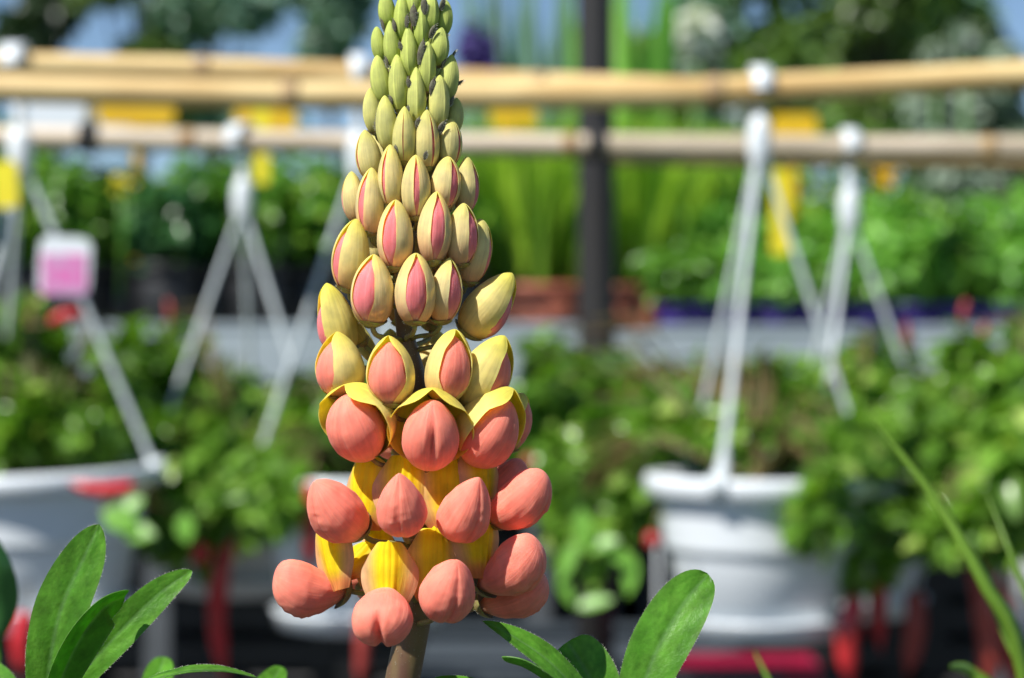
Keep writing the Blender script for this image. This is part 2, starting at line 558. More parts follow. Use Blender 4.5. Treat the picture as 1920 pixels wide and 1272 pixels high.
black_spots = [(-40, 3.92), (55, 3.95), (140, 3.9), (232, 3.96), (318, 3.9), (400, 3.95), (490, 3.9), (575, 3.96), (660, 3.92), (745, 3.95), (835, 3.9)]
nth = ['first', 'second', 'third', 'fourth', 'fifth', 'sixth', 'seventh', 'eighth', 'ninth', 'tenth', 'eleventh', 'twelfth', 'thirteenth', 'fourteenth']
for i, (x, d) in enumerate(black_spots):
    p = P(x, 636, d); p.z = BZ - .003
    place(black_pot, p, f'black plastic pot, {nth[i]} from the left along the left bench', 'pot', 'black pots on the left bench', rz=i)
# the leafy shrubs in them
shr = [('fol_dark', 262, .030), ('fol_dark', 300, .03), ('fol_dark', 300, .028), ('fol_dark', 318, .03), ('fol_deep', 335, .034), ('fol_deep', 300, .036),
       ('fol_dark', 310, .03), ('fol_dark', 320, .03), ('fol_dark', 300, .03), ('fol_deep', 330, .03), ('fol_dark', 320, .03)]
desc = ['bright-tipped', 'yellow-green', 'loose light green', 'yellow-speckled', 'broad glossy-leaved', 'tall glossy blue-green', 'dense dark green', 'rounded dark green', 'upright mid green', 'deep green', 'small-leaved green']
for i, ((x, d), (m, top, ls)) in enumerate(zip(black_spots, shr)):
    rs = random.Random(40 + i)
    b0 = P(x, 636, d); b0.z = BZ + .115
    root = empty('shrub', b0, f'{desc[i]} shrub in the {nth[i]} black pot of the left bench', 'shrub', 'leafy shrubs on the left bench')
    zt = P(x, top, d).z - b0.z
    mb = MB()
    for _ in range(8):
        z = zt * rs.uniform(.28, .80)
        cloud(mb, (rs.uniform(-.055, .055), rs.uniform(-.05, .05), z), (.055, .06, zt * .22), 60, ls * 1.15, ls * .75, up=.5, hollow=.1, rs=rs)
    cloud(mb, (0, 0, zt * .55), (.08, .09, zt * .47), 230, ls * 1.15, ls * .75, up=.5, hollow=.2, rs=rs)
    mb.build('foliage', M['fol_pot'] if i in (1, 3) else M[m], root)
    mb = MB(); stems(mb, (0, 0, -.01), [(rs.uniform(-.05, .05), rs.uniform(-.05, .05), zt * rs.uniform(.6, .9)) for _ in range(8)], .0035)
    mb.build('stem', M['redstem'], root)
# second row, farther back
for i in range(9):
    rs = random.Random(340 + i)
    x = -20 + i * 112 + rs.uniform(-14, 14); d = 4.45
    b0 = P(x, 636, d); b0.z = BZ - .003
    root = empty('shrub', b0, f'dark shrub in the back row of the left bench, {nth[i]} from the left', 'shrub', 'back row of shrubs on the left bench')
    zt = P(x, 300 + rs.uniform(-30, 25), d).z - b0.z
    mb = MB()
    for _ in range(7):
        cloud(mb, (rs.uniform(-.08, .08), rs.uniform(-.06, .06), zt * rs.uniform(.2, .84)), (.075, .08, zt * .2), 70, .038, .025, hollow=.1, rs=rs)
    mb.build('foliage', M['fol_dark'] if i % 3 else M['fol_deep'], root)
    mb = MB(); stems(mb, (0, 0, 0), [(rs.uniform(-.06, .06), 0, zt * .8) for _ in range(6)], .004)
    mb.build('stem', M['bark'], root)

# grassy plants in terracotta pots, centre
gi = 0
for x, d, top in [(905, 4.05, 215), (1005, 4.0, 205), (1185, 4.12, 195), (950, 4.42, 190), (1075, 4.5, 200), (1160, 4.55, 190), (1240, 4.5, 215)]:
    rs = random.Random(60 + gi)
    p = P(x, 636, d); p.z = BZ - .003
    place(terra_pot, p, 'terracotta-coloured pot of bright grass blades, ' + ['just right of the flower spike', 'between the spike and the post', 'right of the dark post', 'in the back row behind the spike', 'behind the dark post', 'in the back row right of the post', 'in the back row, rightmost'][gi], 'pot', 'terracotta pots in the middle')
    root = empty('grass_plant', (p.x, p.y, p.z + .085), 'clump of tall bright green blades ' + ['just right of the flower spike', 'between the spike and the dark post', 'directly right of the dark post', 'in the back row behind the spike', 'behind the dark post', 'in the back row right of the post', 'rightmost in the back row'][gi], 'grass plant', 'clumps of tall blades')
    mb = MB(); zt = P(x, top, d).z - p.z - .085
    for _ in range(210):
        ang = rs.uniform(0, 6.28); rr = rs.uniform(0, .085)
        b0 = Vector((math.cos(ang) * rr, math.sin(ang) * rr, 0))
        out = Vector((math.cos(ang), math.sin(ang), 0)) * rs.uniform(0, .10)
        hh = zt * rs.uniform(.45, 1.0); w = rs.uniform(.004, .0085)
        sd_ = Vector((-math.sin(ang + rs.uniform(-1, 1)), math.cos(ang + rs.uniform(-1, 1)), 0)) * w
        pts = [b0, b0 + out * .25 + Z_ * hh * .4, b0 + out * .6 + Z_ * hh * .75, b0 + out * 1.2 + Z_ * hh]
        vs = []
        for k_, q in enumerate(pts):
            ww = [.8, 1, .8, .05][k_]
            vs += [q - sd_ * ww, q + sd_ * ww]
        mb.add(vs, [(0, 1, 3, 2), (2, 3, 5, 4), (4, 5, 7, 6)])
    mb.build('blades', M['fol_grass'], root)
    gi += 1

# low mounds in purple pots, right
gi = 0
side = ['front row of the right bench', 'back row of the right bench']
for row, (d, n_, x0) in enumerate([(3.86, 9, 1290), (4.25, 8, 1300)]):
    for i in range(n_):
        rs = random.Random(600 + gi)
        x = x0 + i * (84 if row == 0 else 90)
        p = P(x, 636, d); p.z = BZ + .0
        place(purple_pot, p, f'purple plastic pot, {nth[i]} from the post in the {side[row]}', 'pot', 'purple pots on the right bench')
        top = [415, 440, 430, 450, 400, 380, 370, 400, 410][i] + (-55 if row else 20)
        zt = P(x, top, d).z - p.z - .05
        root = empty('mound_plant', (p.x, p.y, p.z + .05), f'green mound in the {nth[i]} purple pot of the {side[row]}', 'plant', 'green mounds on the right bench')
        mb = MB()
        cloud(mb, (0, 0, zt * .40), (.085, .09, zt * .42), 330, .026, .017, hollow=.3, rs=rs)
        for _ in range(6):
            cloud(mb, (rs.uniform(-.06, .06), rs.uniform(-.05, .05), zt * rs.uniform(.45, .85)), (.04, .04, zt * .18), 40, .028, .018, hollow=.1, rs=rs)
        mb.build('foliage', M['fol_mound'] if (i + row) % 3 else M['fol_dark'], root)
        mb = MB(); stems(mb, (0, 0, 0), [(rs.uniform(-.05, .05), rs.uniform(-.05, .05), zt * .7) for _ in range(7)], .002)
        mb.build('stem', M['redstem'], root)
        gi += 1
# taller shrubs behind the mounds
for i, (x, d, top, m, lab) in enumerate([
    (1290, 4.75, 205, 'fol_grass', 'tall yellow-green shrub behind the mounds, just right of the post'),
    (1400, 4.8, 215, 'fol_mound', 'tall light green shrub behind the first right-hand hanger'),
    (1520, 4.75, 185, 'fol_grass', 'bright lime shrub between the two right-hand hangers'),
    (1640, 4.8, 225, 'fol_dark', 'dark green shrub behind the orange flower at right'),
    (1790, 4.8, 215, 'fol_silver', 'silver-green shrub under the lower pole at right'),
    (1900, 4.7, 240, 'fol_silver', 'silver-green shrub at the right edge of the frame')]):
    rs = random.Random(700 + i)
    b0 = P(x, 636, d); b0.z = BZ
    root = empty('shrub', b0, lab, 'shrub', 'tall shrubs at the back of the right bench')
    zt = P(x, top, d).z - b0.z
    mb = MB()
    for _ in range(9):
        cloud(mb, (rs.uniform(-.08, .08), rs.uniform(-.06, .06), zt * rs.uniform(.2, .88)), (.07, .07, zt * .16), 75, .036, .018, hollow=.1, rs=rs)
    mb.build('foliage', M[m], root)
    mb = MB(); stems(mb, (0, 0, 0), [(rs.uniform(-.06, .06), 0, zt * .85) for _ in range(6)], .004)
    mb.build('stem', M['bark'], root)

# black boxes added to keep the space under the benches dark
shade_box = empty('shade_box', (0, 0, 0))
mb = MB()
for sx, sy, w, dd in [(-1, 0, .012, .36), (1, 0, .012, .36), (0, -1, .50, .012), (0, 1, .50, .012)]:
    for lv in (.035, .105, .175, .235):
        mb.box((sx * .256, sy * .186, lv), (w + (.0 if sx else .0), dd, .048))
for sx in (-1, 1):
    for sy in (-1, 1):
        mb.box((sx * .24, sy * .17, .135), (.05, .05, .268))
mb.build('shade_box_wall', M['black'], shade_box, smooth=False)
mb = MB(); mb.box((0, 0, .012), (.49, .35, .014)); mb.build('shade_box_floor', M['black'], shade_box, smooth=False)
ci = 0
for ix in range(9):
    for lv in range(3):
        x = P(-60 + ix * 150, 636, 4.15).x + .0
        p = Vector((P(0, 0, 4.15).x + ix * .535 - .15, 4.2 + (ix % 2) * .04, lv * .274 + .006))
        place(shade_box, p, f'added black box for under-bench shade, {["bottom", "middle", "top"][lv]} of the {nth[ix]} stack from the left', 'shade_box', 'black boxes added to darken the space under the benches')
        ci += 1

# ------------------------------------------------------------------ post and bamboo poles
root = empty('post', (P(1114, 636, 3.2).x, 3.2, 0), 'dark wooden post standing right of the flower spike', 'post')
mb = MB(); mb.tube([(0, 0, 0), (.004, 0, .9), (.0, 0, 1.6), (.003, 0, 2.4)], [.029, .027, .0265, .026], 20); mb.build('pole', M['post'], root)
mb = MB(); mb.lathe([(.0275, 0), (.030, .002), (.0305, .012), (.0275, .014)], (0.001, 0, P(0, 300, 3.2).z), 20); mb.build('band', M['tie'], root)


def bamboo(pts, thick, mat, nodes, label):
    """pts: (x, y, d) along the pole; thick in photo px; nodes: x positions of its joints"""
    ctrl = [P(*p) for p in pts]
    mid = ctrl[len(ctrl) // 2]
    root = empty('bamboo_pole', mid, label, 'bamboo pole', 'bamboo poles for the hanging pots')
    r = thick / 2 * K * pts[0][2]
    line, rad = [], []
    N_ = 160
    for i in range(N_ + 1):
        t = i / N_ * (len(ctrl) - 1); k = min(int(t), len(ctrl) - 2); f = t - k
        p0 = ctrl[max(k - 1, 0)]; p1 = ctrl[k]; p2 = ctrl[k + 1]; p3 = ctrl[min(k + 2, len(ctrl) - 1)]
        line.append(.5 * ((2 * p1) + (p2 - p0) * f + (2 * p0 - 5 * p1 + 4 * p2 - p3) * f * f + (3 * p1 - p0 - 3 * p2 + p3) * f ** 3))
        rad.append(r * (1 + .01 * math.sin(i * .9)))
    mb = MB(); mb.tube([p - mid for p in line], rad, 20); mb.build('culm', mat, root)
    for nx in nodes:
        i = min(range(N_ + 1), key=lambda j: abs(line[j].x - P(nx, 0, line[j].y).x))
        i = max(1, min(N_ - 1, i))
        c = line[i] - mid; t = (line[i + 1] - line[i - 1]).normalized()
        mb = MB(); mb.tube([c + t * q * r for q in (-.7, -.35, -.15, 0, .15, .35, .7)], [r * k for k in (1.005, 1.05, 1.12, 1.07, 1.12, 1.05, 1.005)], 20)
        mb.build('node', M['node'], root)
    return root


bamboo([(-400, 160, 2.5), (0, 166, 2.5), (550, 178, 2.5), (1000, 178, 2.5), (1350, 171, 2.5), (1920, 141, 2.5), (2300, 115, 2.5)], 54, M['bamboo_warm'], [30 - 400, 552, 1345, 1990], 'thick golden bamboo pole, the nearest and uppermost one right across the picture')
bamboo([(-400, 98, 2.62), (0, 118, 2.62), (500, 133, 2.62), (900, 152, 2.62), (1300, 168, 2.62)], 42, M['bamboo_warm'], [385, 1010], 'second golden bamboo pole, just behind and above the nearest one at the left')
bamboo([(-400, 255, 2.9), (0, 258, 2.9), (600, 267, 2.9), (1115, 273, 2.9), (1600, 276, 2.9), (2300, 280, 2.9)], 42, M['bamboo_pale'], [360, 1070, 1840], 'pale greyish bamboo pole, the lower of the two long ones')
bamboo([(1150, 293, 3.3), (1500, 297, 3.3), (1920, 303, 3.3), (2300, 308, 3.3)], 34, M['bamboo_tan'], [1500], 'tan bamboo pole at the right, tucked behind the pale lower pole')
for i, (x, y, d, s_, lab) in enumerate([(1118, 273, 2.9, 23, 'black tie binding the lower bamboo pole at the post'), (166, 259, 2.9, 23, 'black tie round the lower bamboo pole at the left')]):
    mb = MB(); c = P(x, y, d); r = s_ * K * d
    for off in (-.5, 0, .5):
        mb.tube([c + Vector((off * r + .001 * math.sin(a * 3), math.cos(a) * r * 1.08, math.sin(a) * r * 1.08)) for a in [6.29 * k / 20 for k in range(21)]], r * .26, 6)
    mb.tube([c + Vector((0, -r * 1.1, 0)), c + Vector((.004, -r * 1.4, -r)), c + Vector((.010, -r * 1.5, -r * 1.8))], r * .12, 6)
    tag(mb.build('tie', M['tie']), lab, 'tie', 'black ties on the lower pole')

# ------------------------------------------------------------------ hanging pots
HP = dict(r=.128, h=.185)


def hanging_pot(strap_h=.352, neck=.095, hook_r=.020):
    """origin: centre of the rim's top"""
    root = empty('hanging_pot', (0, 0, 0))
    r, h = HP['r'], HP['h']
    mb = MB(); seg = 56
    mb.lathe([(.0005, -h + .010), (r * .60, -h + .008), (r * .64, -h), (r * .68, -h + .004), (r * .70, -h * .80), (r * .735, -h * .78), (r * .80, -h * .50),
              (r * .815, -h * .47), (r * .85, -h * .455), (r * .855, -h * .43), (r * .90, -h * .18), (r * .925, -.016), (r * .90, -.016), (r * .78, -h * .45), (r * .6, -h + .02), (.0005, -h + .02)], seg=seg)
    mb.build('pot_body', M['white'], root)
    mb = MB()
    mb.lathe([(r * .90, -.020), (r * .99, -.024), (r * 1.03, -.021), (r * 1.035, -.005), (r * 1.02, 0), (r * .95, 0), (r * .91, -.004), (r * .90, -.020)], seg=seg)
    mb.build('rim', M['white'], root)
    mb = MB()
    mb.lathe([(r * .62, -h - .001), (r * .76, -h + .003), (r * .80, -h + .020), (r * .82, -h + .024), (r * .80, -h + .026), (r * .775, -h + .022), (r * .735, -h + .008), (r * .5, -h + .004)], seg=seg)
    mb.build('saucer', M['white'], root)
    mb = MB(); mb.lathe([(r * .905, -.022), (r * .5, -.016), (.0005, -.014)], seg=32); mb.build('soil', M['soil'], root)
    for k in range(3):
        a = R(90 - 120 * k) + R(0)
        ex, ey = math.sin(a), -math.cos(a)
        mb = MB()
        b0 = Vector((ex * r * .98, ey * r * .98, 0)); b1 = Vector((ex * .006, ey * .006, strap_h))
        t = (b1 - b0).normalized(); s = Vector((-ey, ex, 0)); n = t.cross(s)
        rows = []
        for (f, hw) in [(0, .0075), (.04, .0070), (.10, .0037), (.5, .0032), (.93, .0032), (1, .003)]:
            c = b0.lerp(b1, f)
            rows.append([c + s * hw * x + n * .0022 * y for x, y in [(-1, -1), (0, -1.5), (1, -1), (1, 1), (0, 1.5), (-1, 1)]])
        mb.grid(rows, closed=True)
        mb.box((ex * r * 1.01, ey * r * 1.01, -.006), (.019, .016, .026), rz=math.atan2(ey, ex) + math.pi / 2)
        mb.build('strap', M['strap'], root)
    mb = MB()
    mb.lathe([(.002, strap_h - .012), (.010, strap_h - .008), (.0125, strap_h + .004), (.014, strap_h + .022), (.0125, strap_h + .040), (.009, strap_h + .048), (.004, strap_h + .052)], seg=20)
    mb.build('clip', M['white'], root)
    mb = MB()
    z0 = strap_h + .05
    pts = [Vector((0, 0, z0))] + [Vector((0, 0, z0 + (neck - .03) * f)) for f in (.3, .7)]
    zc = z0 + neck - .035 + hook_r + .012
    pts += [Vector((0, hook_r * 1.25 * math.cos(a), zc + hook_r * 1.15 * math.sin(a))) for a in [R(-60 + 250 * i / 12) for i in range(13)]]
    rows = []
    n_ = len(pts)
    for i, c in enumerate(pts):
        t = (pts[min(i + 1, n_ - 1)] - pts[max(i - 1, 0)]).normalized()
        s = Vector((1, 0, 0)); n = t.cross(s)
        hw = .006 if i < 3 else .005 + .006 * min(1, (i - 2) / 6)
        rows.append([c + s * hw * x + n * .002 * y for x, y in [(-1, -1), (1, -1), (1, 1), (-1, 1)]])
    mb.grid(rows, closed=True)
    mb.build('hook', M['white'], root, smooth=True)
    return root


pots = [
    (64, 880, 2.62, 0, .36, 'white hanging pot at the left edge, its rim and ribbed side bare to view'),
    (455, 850, 2.9, -30, .315, 'hanging pot buried in leaves behind the left leaf cluster, middle hanger of the left half'),
    (672, 888, 2.62, 186, .36, 'white hanging pot half hidden behind the flower spike'),
    (1424, 888, 2.5, 4, .36, 'white hanging pot right of the spike, side shining in the sun'),
    (1592, 890, 2.9, 2, .33, 'hanging pot under the second hanger from the right, hidden by leaves'),
    (2035, 885, 2.5, -12, .36, 'white hanging pot at the right edge with red pods beneath'),
    (-130, 850, 2.9, 20, .36, 'hanging pot beyond the left edge whose strap enters the frame'),
]
pot_at = []
for i, (x, y, d, rot, sh, lab) in enumerate(pots):
    ypole = {0: 119, 1: 265, 2: 141, 3: 168, 4: 276, 5: 134, 6: 257}[i]     # height of the pole it hangs from
    strap_h = sh
    neck = P(0, ypole, d).z - P(0, y, d).z - strap_h - .05 + .035 - .020 - .012
    neck = max(.036, neck)
    o = hanging_pot(strap_h, neck)
    o.location = P(x, y, d); o.rotation_euler = (0, 0, R(rot))
    if i == 0: o.rotation_euler = (0, R(-2.5), 0); o.scale = (1.14, 1.14, 1.0)
    tag(o, lab, 'hanging pot', 'white hanging pots')
    pot_at.append(o.location.copy())


# ------------------------------------------------------------------ plants trailing from the hanging pots
def pot_plant(i, clusters, label, mat='fol_pot', leaf=(.041, .026), dens=1.0, pods=(), name='trailing_plant'):
    """clusters: (x, y, d, rx, ry, n) in photo px"""
    o = pot_at[i]
    foot = Vector((o.x, o.y, o.z - .01))
    root = empty(name, foot, label, 'trailing plant', 'leafy plants in the hanging pots')
    rs = random.Random(1200 + i)
    mb, ms = MB(), MB()
    for (x, y, d, rx, ry, n) in clusters:
        c = P(x, y, d) - foot
        a, b = rx * K * d, ry * K * d
        lk = rs.uniform(.65, 1.3)
        cloud(mb, c, (a, a * .8, b), int(n * dens / lk), leaf[0] * lk, leaf[1] * lk * rs.uniform(.8, 1.1), up=.35, hollow=.15, rs=rs, outward=.5)
        for _ in range(5):
            e = c + Vector((rs.uniform(-.7, .7) * a, rs.uniform(-.5, .5) * a, rs.uniform(-.6, .8) * b))
            mid = Vector((e.x * .55, e.y * .55, max(e.z, 0) * .9 + .05))
            ms.tube([Vector((0, 0, 0)), mid * .6, mid, (mid + e) / 2 + Vector((e.x * .12, 0, .012)), e], [.0018, .0016, .0014, .0012, .0008], 5, cap=False)
    mb.build('foliage', M[mat], root)
    ms.build('stem', M['redstem'], root)
    for (x0, y0, x1, y1, d, w, m) in pods:
        a, b = P(x0, y0, d) - foot, P(x1, y1, d) - foot
        L = (b - a).length; t = (b - a).normalized(); side = t.cross(Vector((0, 1, 0))).normalized()
        mb = MB(); pts, rd = [], []
        cv = rs.uniform(-.10, .10)
        for k in range(15):
            f = k / 14
            pts.append(a + (b - a) * f + side * L * cv * math.sin(math.pi * f))
            rd.append(w * K * d * .5 * max(.06, (math.sin(math.pi * min(1, f * .75 + .2)) ** .7) * (1 - .85 * sstep(.8, 1, f))) * (1 + .05 * math.sin(f * 20)))
        mb.tube(pts, rd, 12)
        p_ = mb.build('pod', M[m], root)
        mb = MB(); mb.tube([a - t * .03 + side * .004, a - t * .012, a + t * .002], [.0015, .0018, .003], 6); mb.build('pod_stalk', M['redstem'], p_)


pot_plant(6, [(-60, 700, 2.7, 110, 110, 260), (10, 640, 2.72, 55, 60, 120)], 'leafy plant entering at the left edge above the left pot')
pot_plant(0, [(0, 800, 2.65, 95, 62, 230), (90, 810, 2.65, 90, 60, 230), (60, 700, 2.70, 55, 60, 110), (30, 625, 2.72, 50, 42, 80), (170, 790, 2.66, 70, 55, 150),
              (215, 745, 2.70, 50, 55, 110), (250, 690, 2.90, 50, 60, 90), (100, 740, 2.80, 60, 50, 120)],
          'leafy plant mounding over the bare white pot at the left edge',
          pods=[(95, 605, 160, 590, 2.4, 26, 'pod'), (250, 912, 128, 904, 2.24, 30, 'pod'), (48, 1150, 50, 1275, 2.3, 40, 'pod')])
pot_plant(1, [(330, 760, 2.95, 80, 80, 230), (310, 850, 2.8, 90, 70, 220), (330, 660, 2.95, 34, 60, 90), (300, 950, 2.7, 90, 70, 220), (400, 900, 2.75, 80, 90, 240), (230, 940, 2.7, 50, 40, 60),
              (430, 760, 2.95, 70, 70, 190), (480, 840, 2.85, 60, 80, 190), (345, 1005, 2.7, 60, 35, 80), (450, 960, 2.7, 40, 50, 70)],
          'bushy plant trailing far down between the left pot and the flower spike',
          pods=[(435, 985, 425, 1290, 2.7, 38, 'pod'), (470, 830, 460, 950, 2.7, 18, 'pod_dull'), (375, 1020, 372, 1062, 2.66, 38, 'pod'), (318, 600, 312, 560, 2.9, 14, 'pod_dull')])
pot_plant(2, [(500, 900, 2.55, 60, 50, 170), (540, 940, 2.5, 34, 30, 50), (560, 775, 2.7, 62, 70, 190), (620, 830, 2.66, 70, 60, 190), (540, 860, 2.7, 40, 45, 100), (700, 780, 2.66, 100, 80, 300), (800, 800, 2.7, 80, 80, 220), (850, 900, 2.7, 60, 90, 160)],
          'plant in the pot behind the flower spike, showing at its left side',
          pods=[(585, 905, 578, 1085, 2.5, 32, 'pod'), (680, 1150, 672, 1290, 2.5, 30, 'pod_dull')])
pot_plant(3, [(1040, 770, 2.75, 75, 75, 220), (1120, 740, 2.8, 70, 60, 170), (1060, 880, 2.7, 80, 70, 220), (1150, 840, 2.72, 80, 80, 260), (1100, 950, 2.68, 80, 60, 170), (1210, 760, 2.75, 60, 55, 140),
              (1290, 800, 2.62, 80, 62, 230), (1390, 820, 2.55, 80, 55, 200), (1300, 740, 2.75, 70, 50, 130), (1480, 790, 2.6, 80, 70, 220), (1190, 930, 2.66, 45, 60, 110), (1580, 850, 2.45, 56, 56, 160), (1340, 730, 2.7, 60, 40, 70), (1450, 720, 2.7, 50, 40, 70),
              (1572, 960, 2.48, 44, 70, 120), (1600, 1060, 2.48, 60, 45, 90), (1535, 965, 2.36, 34, 60, 60), (1548, 880, 2.36, 30, 30, 36), (1030, 680, 2.85, 36, 50, 60), (1090, 1000, 2.62, 30, 50, 40), (1535, 1010, 2.46, 30, 40, 50)],
          'large leafy plant spreading from the shining white pot to the flower spike',
          pods=[(1605, 1122, 1598, 1290, 2.4, 46, 'pod'), (1654, 1040, 1652, 1225, 2.5, 34, 'pod'), (1716, 1110, 1700, 1270, 2.5, 42, 'pod_dull'), (1228, 1000, 1222, 1030, 2.4, 34, 'pod'),
                (1136, 800, 1132, 720, 2.7, 20, 'pod_dull'), (1184, 790, 1186, 715, 2.72, 18, 'pod_dull'), (1310, 790, 1316, 715, 2.62, 16, 'pod_dull'), (990, 880, 994, 850, 2.6, 26, 'pod_dull')])
pot_plant(4, [(1560, 740, 2.95, 70, 60, 170), (1660, 760, 2.9, 80, 70, 220), (1700, 850, 2.8, 90, 70, 240), (1760, 780, 2.9, 80, 70, 200), (1640, 690, 3.0, 50, 45, 90), (1740, 930, 2.8, 80, 70, 180), (1680, 1000, 2.75, 60, 50, 110)],
          'dense plant filling the gap between the shining pot and the right edge',
          pods=[(1555, 740, 1560, 655, 2.9, 14, 'pod_dull'), (1700, 660, 1698, 600, 2.95, 14, 'pod_dull')])
pot_plant(5, [(1820, 690, 2.6, 48, 75, 130), (1830, 830, 2.5, 80, 80, 240), (1900, 760, 2.5, 60, 80, 200), (1900, 900, 2.45, 60, 80, 180), (1830, 960, 2.5, 70, 60, 140), (1990, 820, 2.4, 110, 90, 330), (1870, 980, 2.35, 60, 60, 120), (1930, 880, 2.3, 70, 70, 160), (1780, 1000, 2.4, 40, 40, 50), (1940, 640, 2.6, 36, 50, 60)],
          'leafy plant at the right edge above the thick drooping pods',
          pods=[(1832, 1055, 1850, 1300, 2.45, 58, 'pod_dull'), (1890, 1090, 1895, 1300, 2.5, 50, 'pod'), (1805, 600, 1812, 560, 2.6, 16, 'pod_dull'), (1840, 640, 1846, 605, 2.6, 16, 'pod_dull')])

# pale young leaves hanging singly in front of the foliage
def single_leaves(lst, label):
    root = empty('leaf_spray', P(lst[0][0], lst[0][1], lst[0][2]), label, 'leaf spray', 'pale sprays in front of the pots')
    o0 = root.location
    for (x0, y0, d, x1, y1, w) in lst:
        a, b = P(x0, y0, d) - o0, P(x1, y1, d - .01) - o0
        t = b - a; L = t.length
        mb = MB()
        mb.leaf(a, t, Vector((-.2, -.8, .6)), L, w * K * d, .12, .1)
        mb.build('leaf', M['fol_mound'], root)
    mb = MB()
    for (x0, y0, d, x1, y1, w) in lst:
        a = P(x0, y0, d) - o0
        mb.tube([Vector((0, .02, .01)), a * .5 + Vector((0, .01, .008)), a], .0012, 5)
    mb.build('stem', M['redstem'], root)


single_leaves([(1085, 1010, 2.45, 1045, 1095, 34), (1045, 1080, 2.45, 1078, 1140, 26), (1078, 1140, 2.45, 1150, 1120, 34), (1140, 1030, 2.45, 1190, 1060, 40), (1190, 1040, 2.45, 1175, 1120, 34), (1090, 950, 2.45, 1095, 1035, 46), (1100, 1030, 2.45, 1160, 1010, 40)],
              'curled ring of pale green leaves hanging right of the lowest flowers')
single_leaves([(190, 960, 2.3, 260, 990, 60), (230, 1000, 2.3, 290, 1000, 50), (270, 930, 2.32, 230, 960, 40), (345, 960, 2.35, 350, 1020, 44)],
              'pale yellow-green leaves hanging beside the left pot')

# ------------------------------------------------------------------ labels, signs, odd plants
def card(x0, y0, x1, y1, d, mat, name, label, cat, stick=None, rot=0.0, group=None):
    c = P((x0 + x1) / 2, (y0 + y1) / 2, d)
    w, h = (x1 - x0) * K * d, (y1 - y0) * K * d
    root = empty(name, c, label, cat, group)
    mb = MB(); n_ = 6; r = min(w, h) * .22
    outl = []
    for (sx, sz, a0) in [(1, 1, 0), (-1, 1, 90), (-1, -1, 180), (1, -1, 270)]:
        for k in range(n_ + 1):
            a = R(a0 + 90 * k / n_)
            outl.append((sx * (w / 2 - r) + math.cos(a) * r, sz * (h / 2 - r) + math.sin(a) * r))
    cr, sr = math.cos(rot), math.sin(rot)
    f = [(x * cr - z * sr, -.0008, x * sr + z * cr) for x, z in outl]; b = [(p[0], .0008, p[2]) for p in f]
    m = len(f)
    mb.add(f + b, [tuple(range(m)), tuple(range(2 * m - 1, m - 1, -1))] + [(i, i + m, (i + 1) % m + m, (i + 1) % m) for i in range(m)])
    mb.build('card', M[mat], root, smooth=False)
    if stick:
        mb = MB(); mb.box((stick[0] * K * d, .003, -(stick[1]) * K * d / 2 - 0), (.012, .003, stick[1] * K * d)); mb.build('stick', M[mat], root, smooth=False)
    return root, w, h


card(182, 150, 328, 236, 4.1, 'yellow', 'price_sign', 'blank orange-yellow board showing between the poles at upper left', 'sign', (0, 400), group='yellow boards')
card(440, 175, 556, 250, 4.12, 'yellow', 'price_sign', 'smaller yellow board right behind the second hanger', 'sign', (0, 390), group='yellow boards')
card(476, 200, 504, 345, 3.6, 'lemon', 'plant_tag', 'narrow lemon-yellow tag right behind the second hanger', 'tag', group='narrow yellow tags')
card(918, 180, 1006, 252, 4.1, 'yellow', 'price_sign', 'yellow board just right of the top of the spike', 'sign', (0, 380), group='yellow boards')
card(1446, 215, 1532, 262, 4.3, 'yellow', 'price_sign', 'low yellow board behind the right-hand white clip', 'sign', (0, 390), group='yellow boards')
card(1446, 318, 1480, 478, 3.4, 'lemon', 'plant_tag', 'tall yellow tag hanging beside the right-hand straps', 'tag', group='narrow yellow tags')
card(-14, 302, 34, 390, 2.35, 'lemon', 'plant_tag', 'bright yellow tag at the left edge by the first hanger', 'tag', rot=.05)
r_, w_, h_ = card(72, 444, 170, 556, 2.28, 'white', 'plant_tag', 'white tag with a pink flower picture on the strap at left', 'tag', rot=-.06)
pk, nt, bs, out = new_mat('pink_print')
tc = nt.nodes.new('ShaderNodeTexCoord'); vo = nt.nodes.new('ShaderNodeTexVoronoi'); vo.inputs['Scale'].default_value = 70
nt.links.new(tc.outputs['Object'], vo.inputs['Vector'])
cr = nt.nodes.new('ShaderNodeValToRGB'); cr.color_ramp.elements[0].color = (.80, .06, .40, 1); cr.color_ramp.elements[1].color = (.62, .30, .52, 1); cr.color_ramp.elements[1].position = .6
nt.links.new(vo.outputs['Distance'], cr.inputs[0]); nt.links.new(cr.outputs[0], bs.inputs['Base Color'])
mb = MB(); mb.box((0, -.0014, -.13 * h_), (w_ * .84, .0008, h_ * .68)); mb.build('picture', pk, r_, smooth=False)

# small orange flower and white blossoms
def blossom(name, x, y, d, r, mat, label, n=26, stem_y=None, cat='flower'):
    c = P(x, y, d); rs = random.Random(int(x))
    root = empty(name, c, label, cat)
    mb = MB(); rr = r * K * d
    cloud(mb, (0, 0, 0), (rr * .7, rr * .7, rr * .7), n, rr * .8, rr * .6, hollow=.1, rs=rs)
    mb.build('petals', M[mat], root)
    if stem_y:
        mb = MB(); mb.tube([(0, 0, 0), (.005, .0, -(stem_y - y) * K * d * .5), (0, 0, -(stem_y - y) * K * d)], .003 * d / 3, 6); mb.build('stem', M['fol_dark'], root)


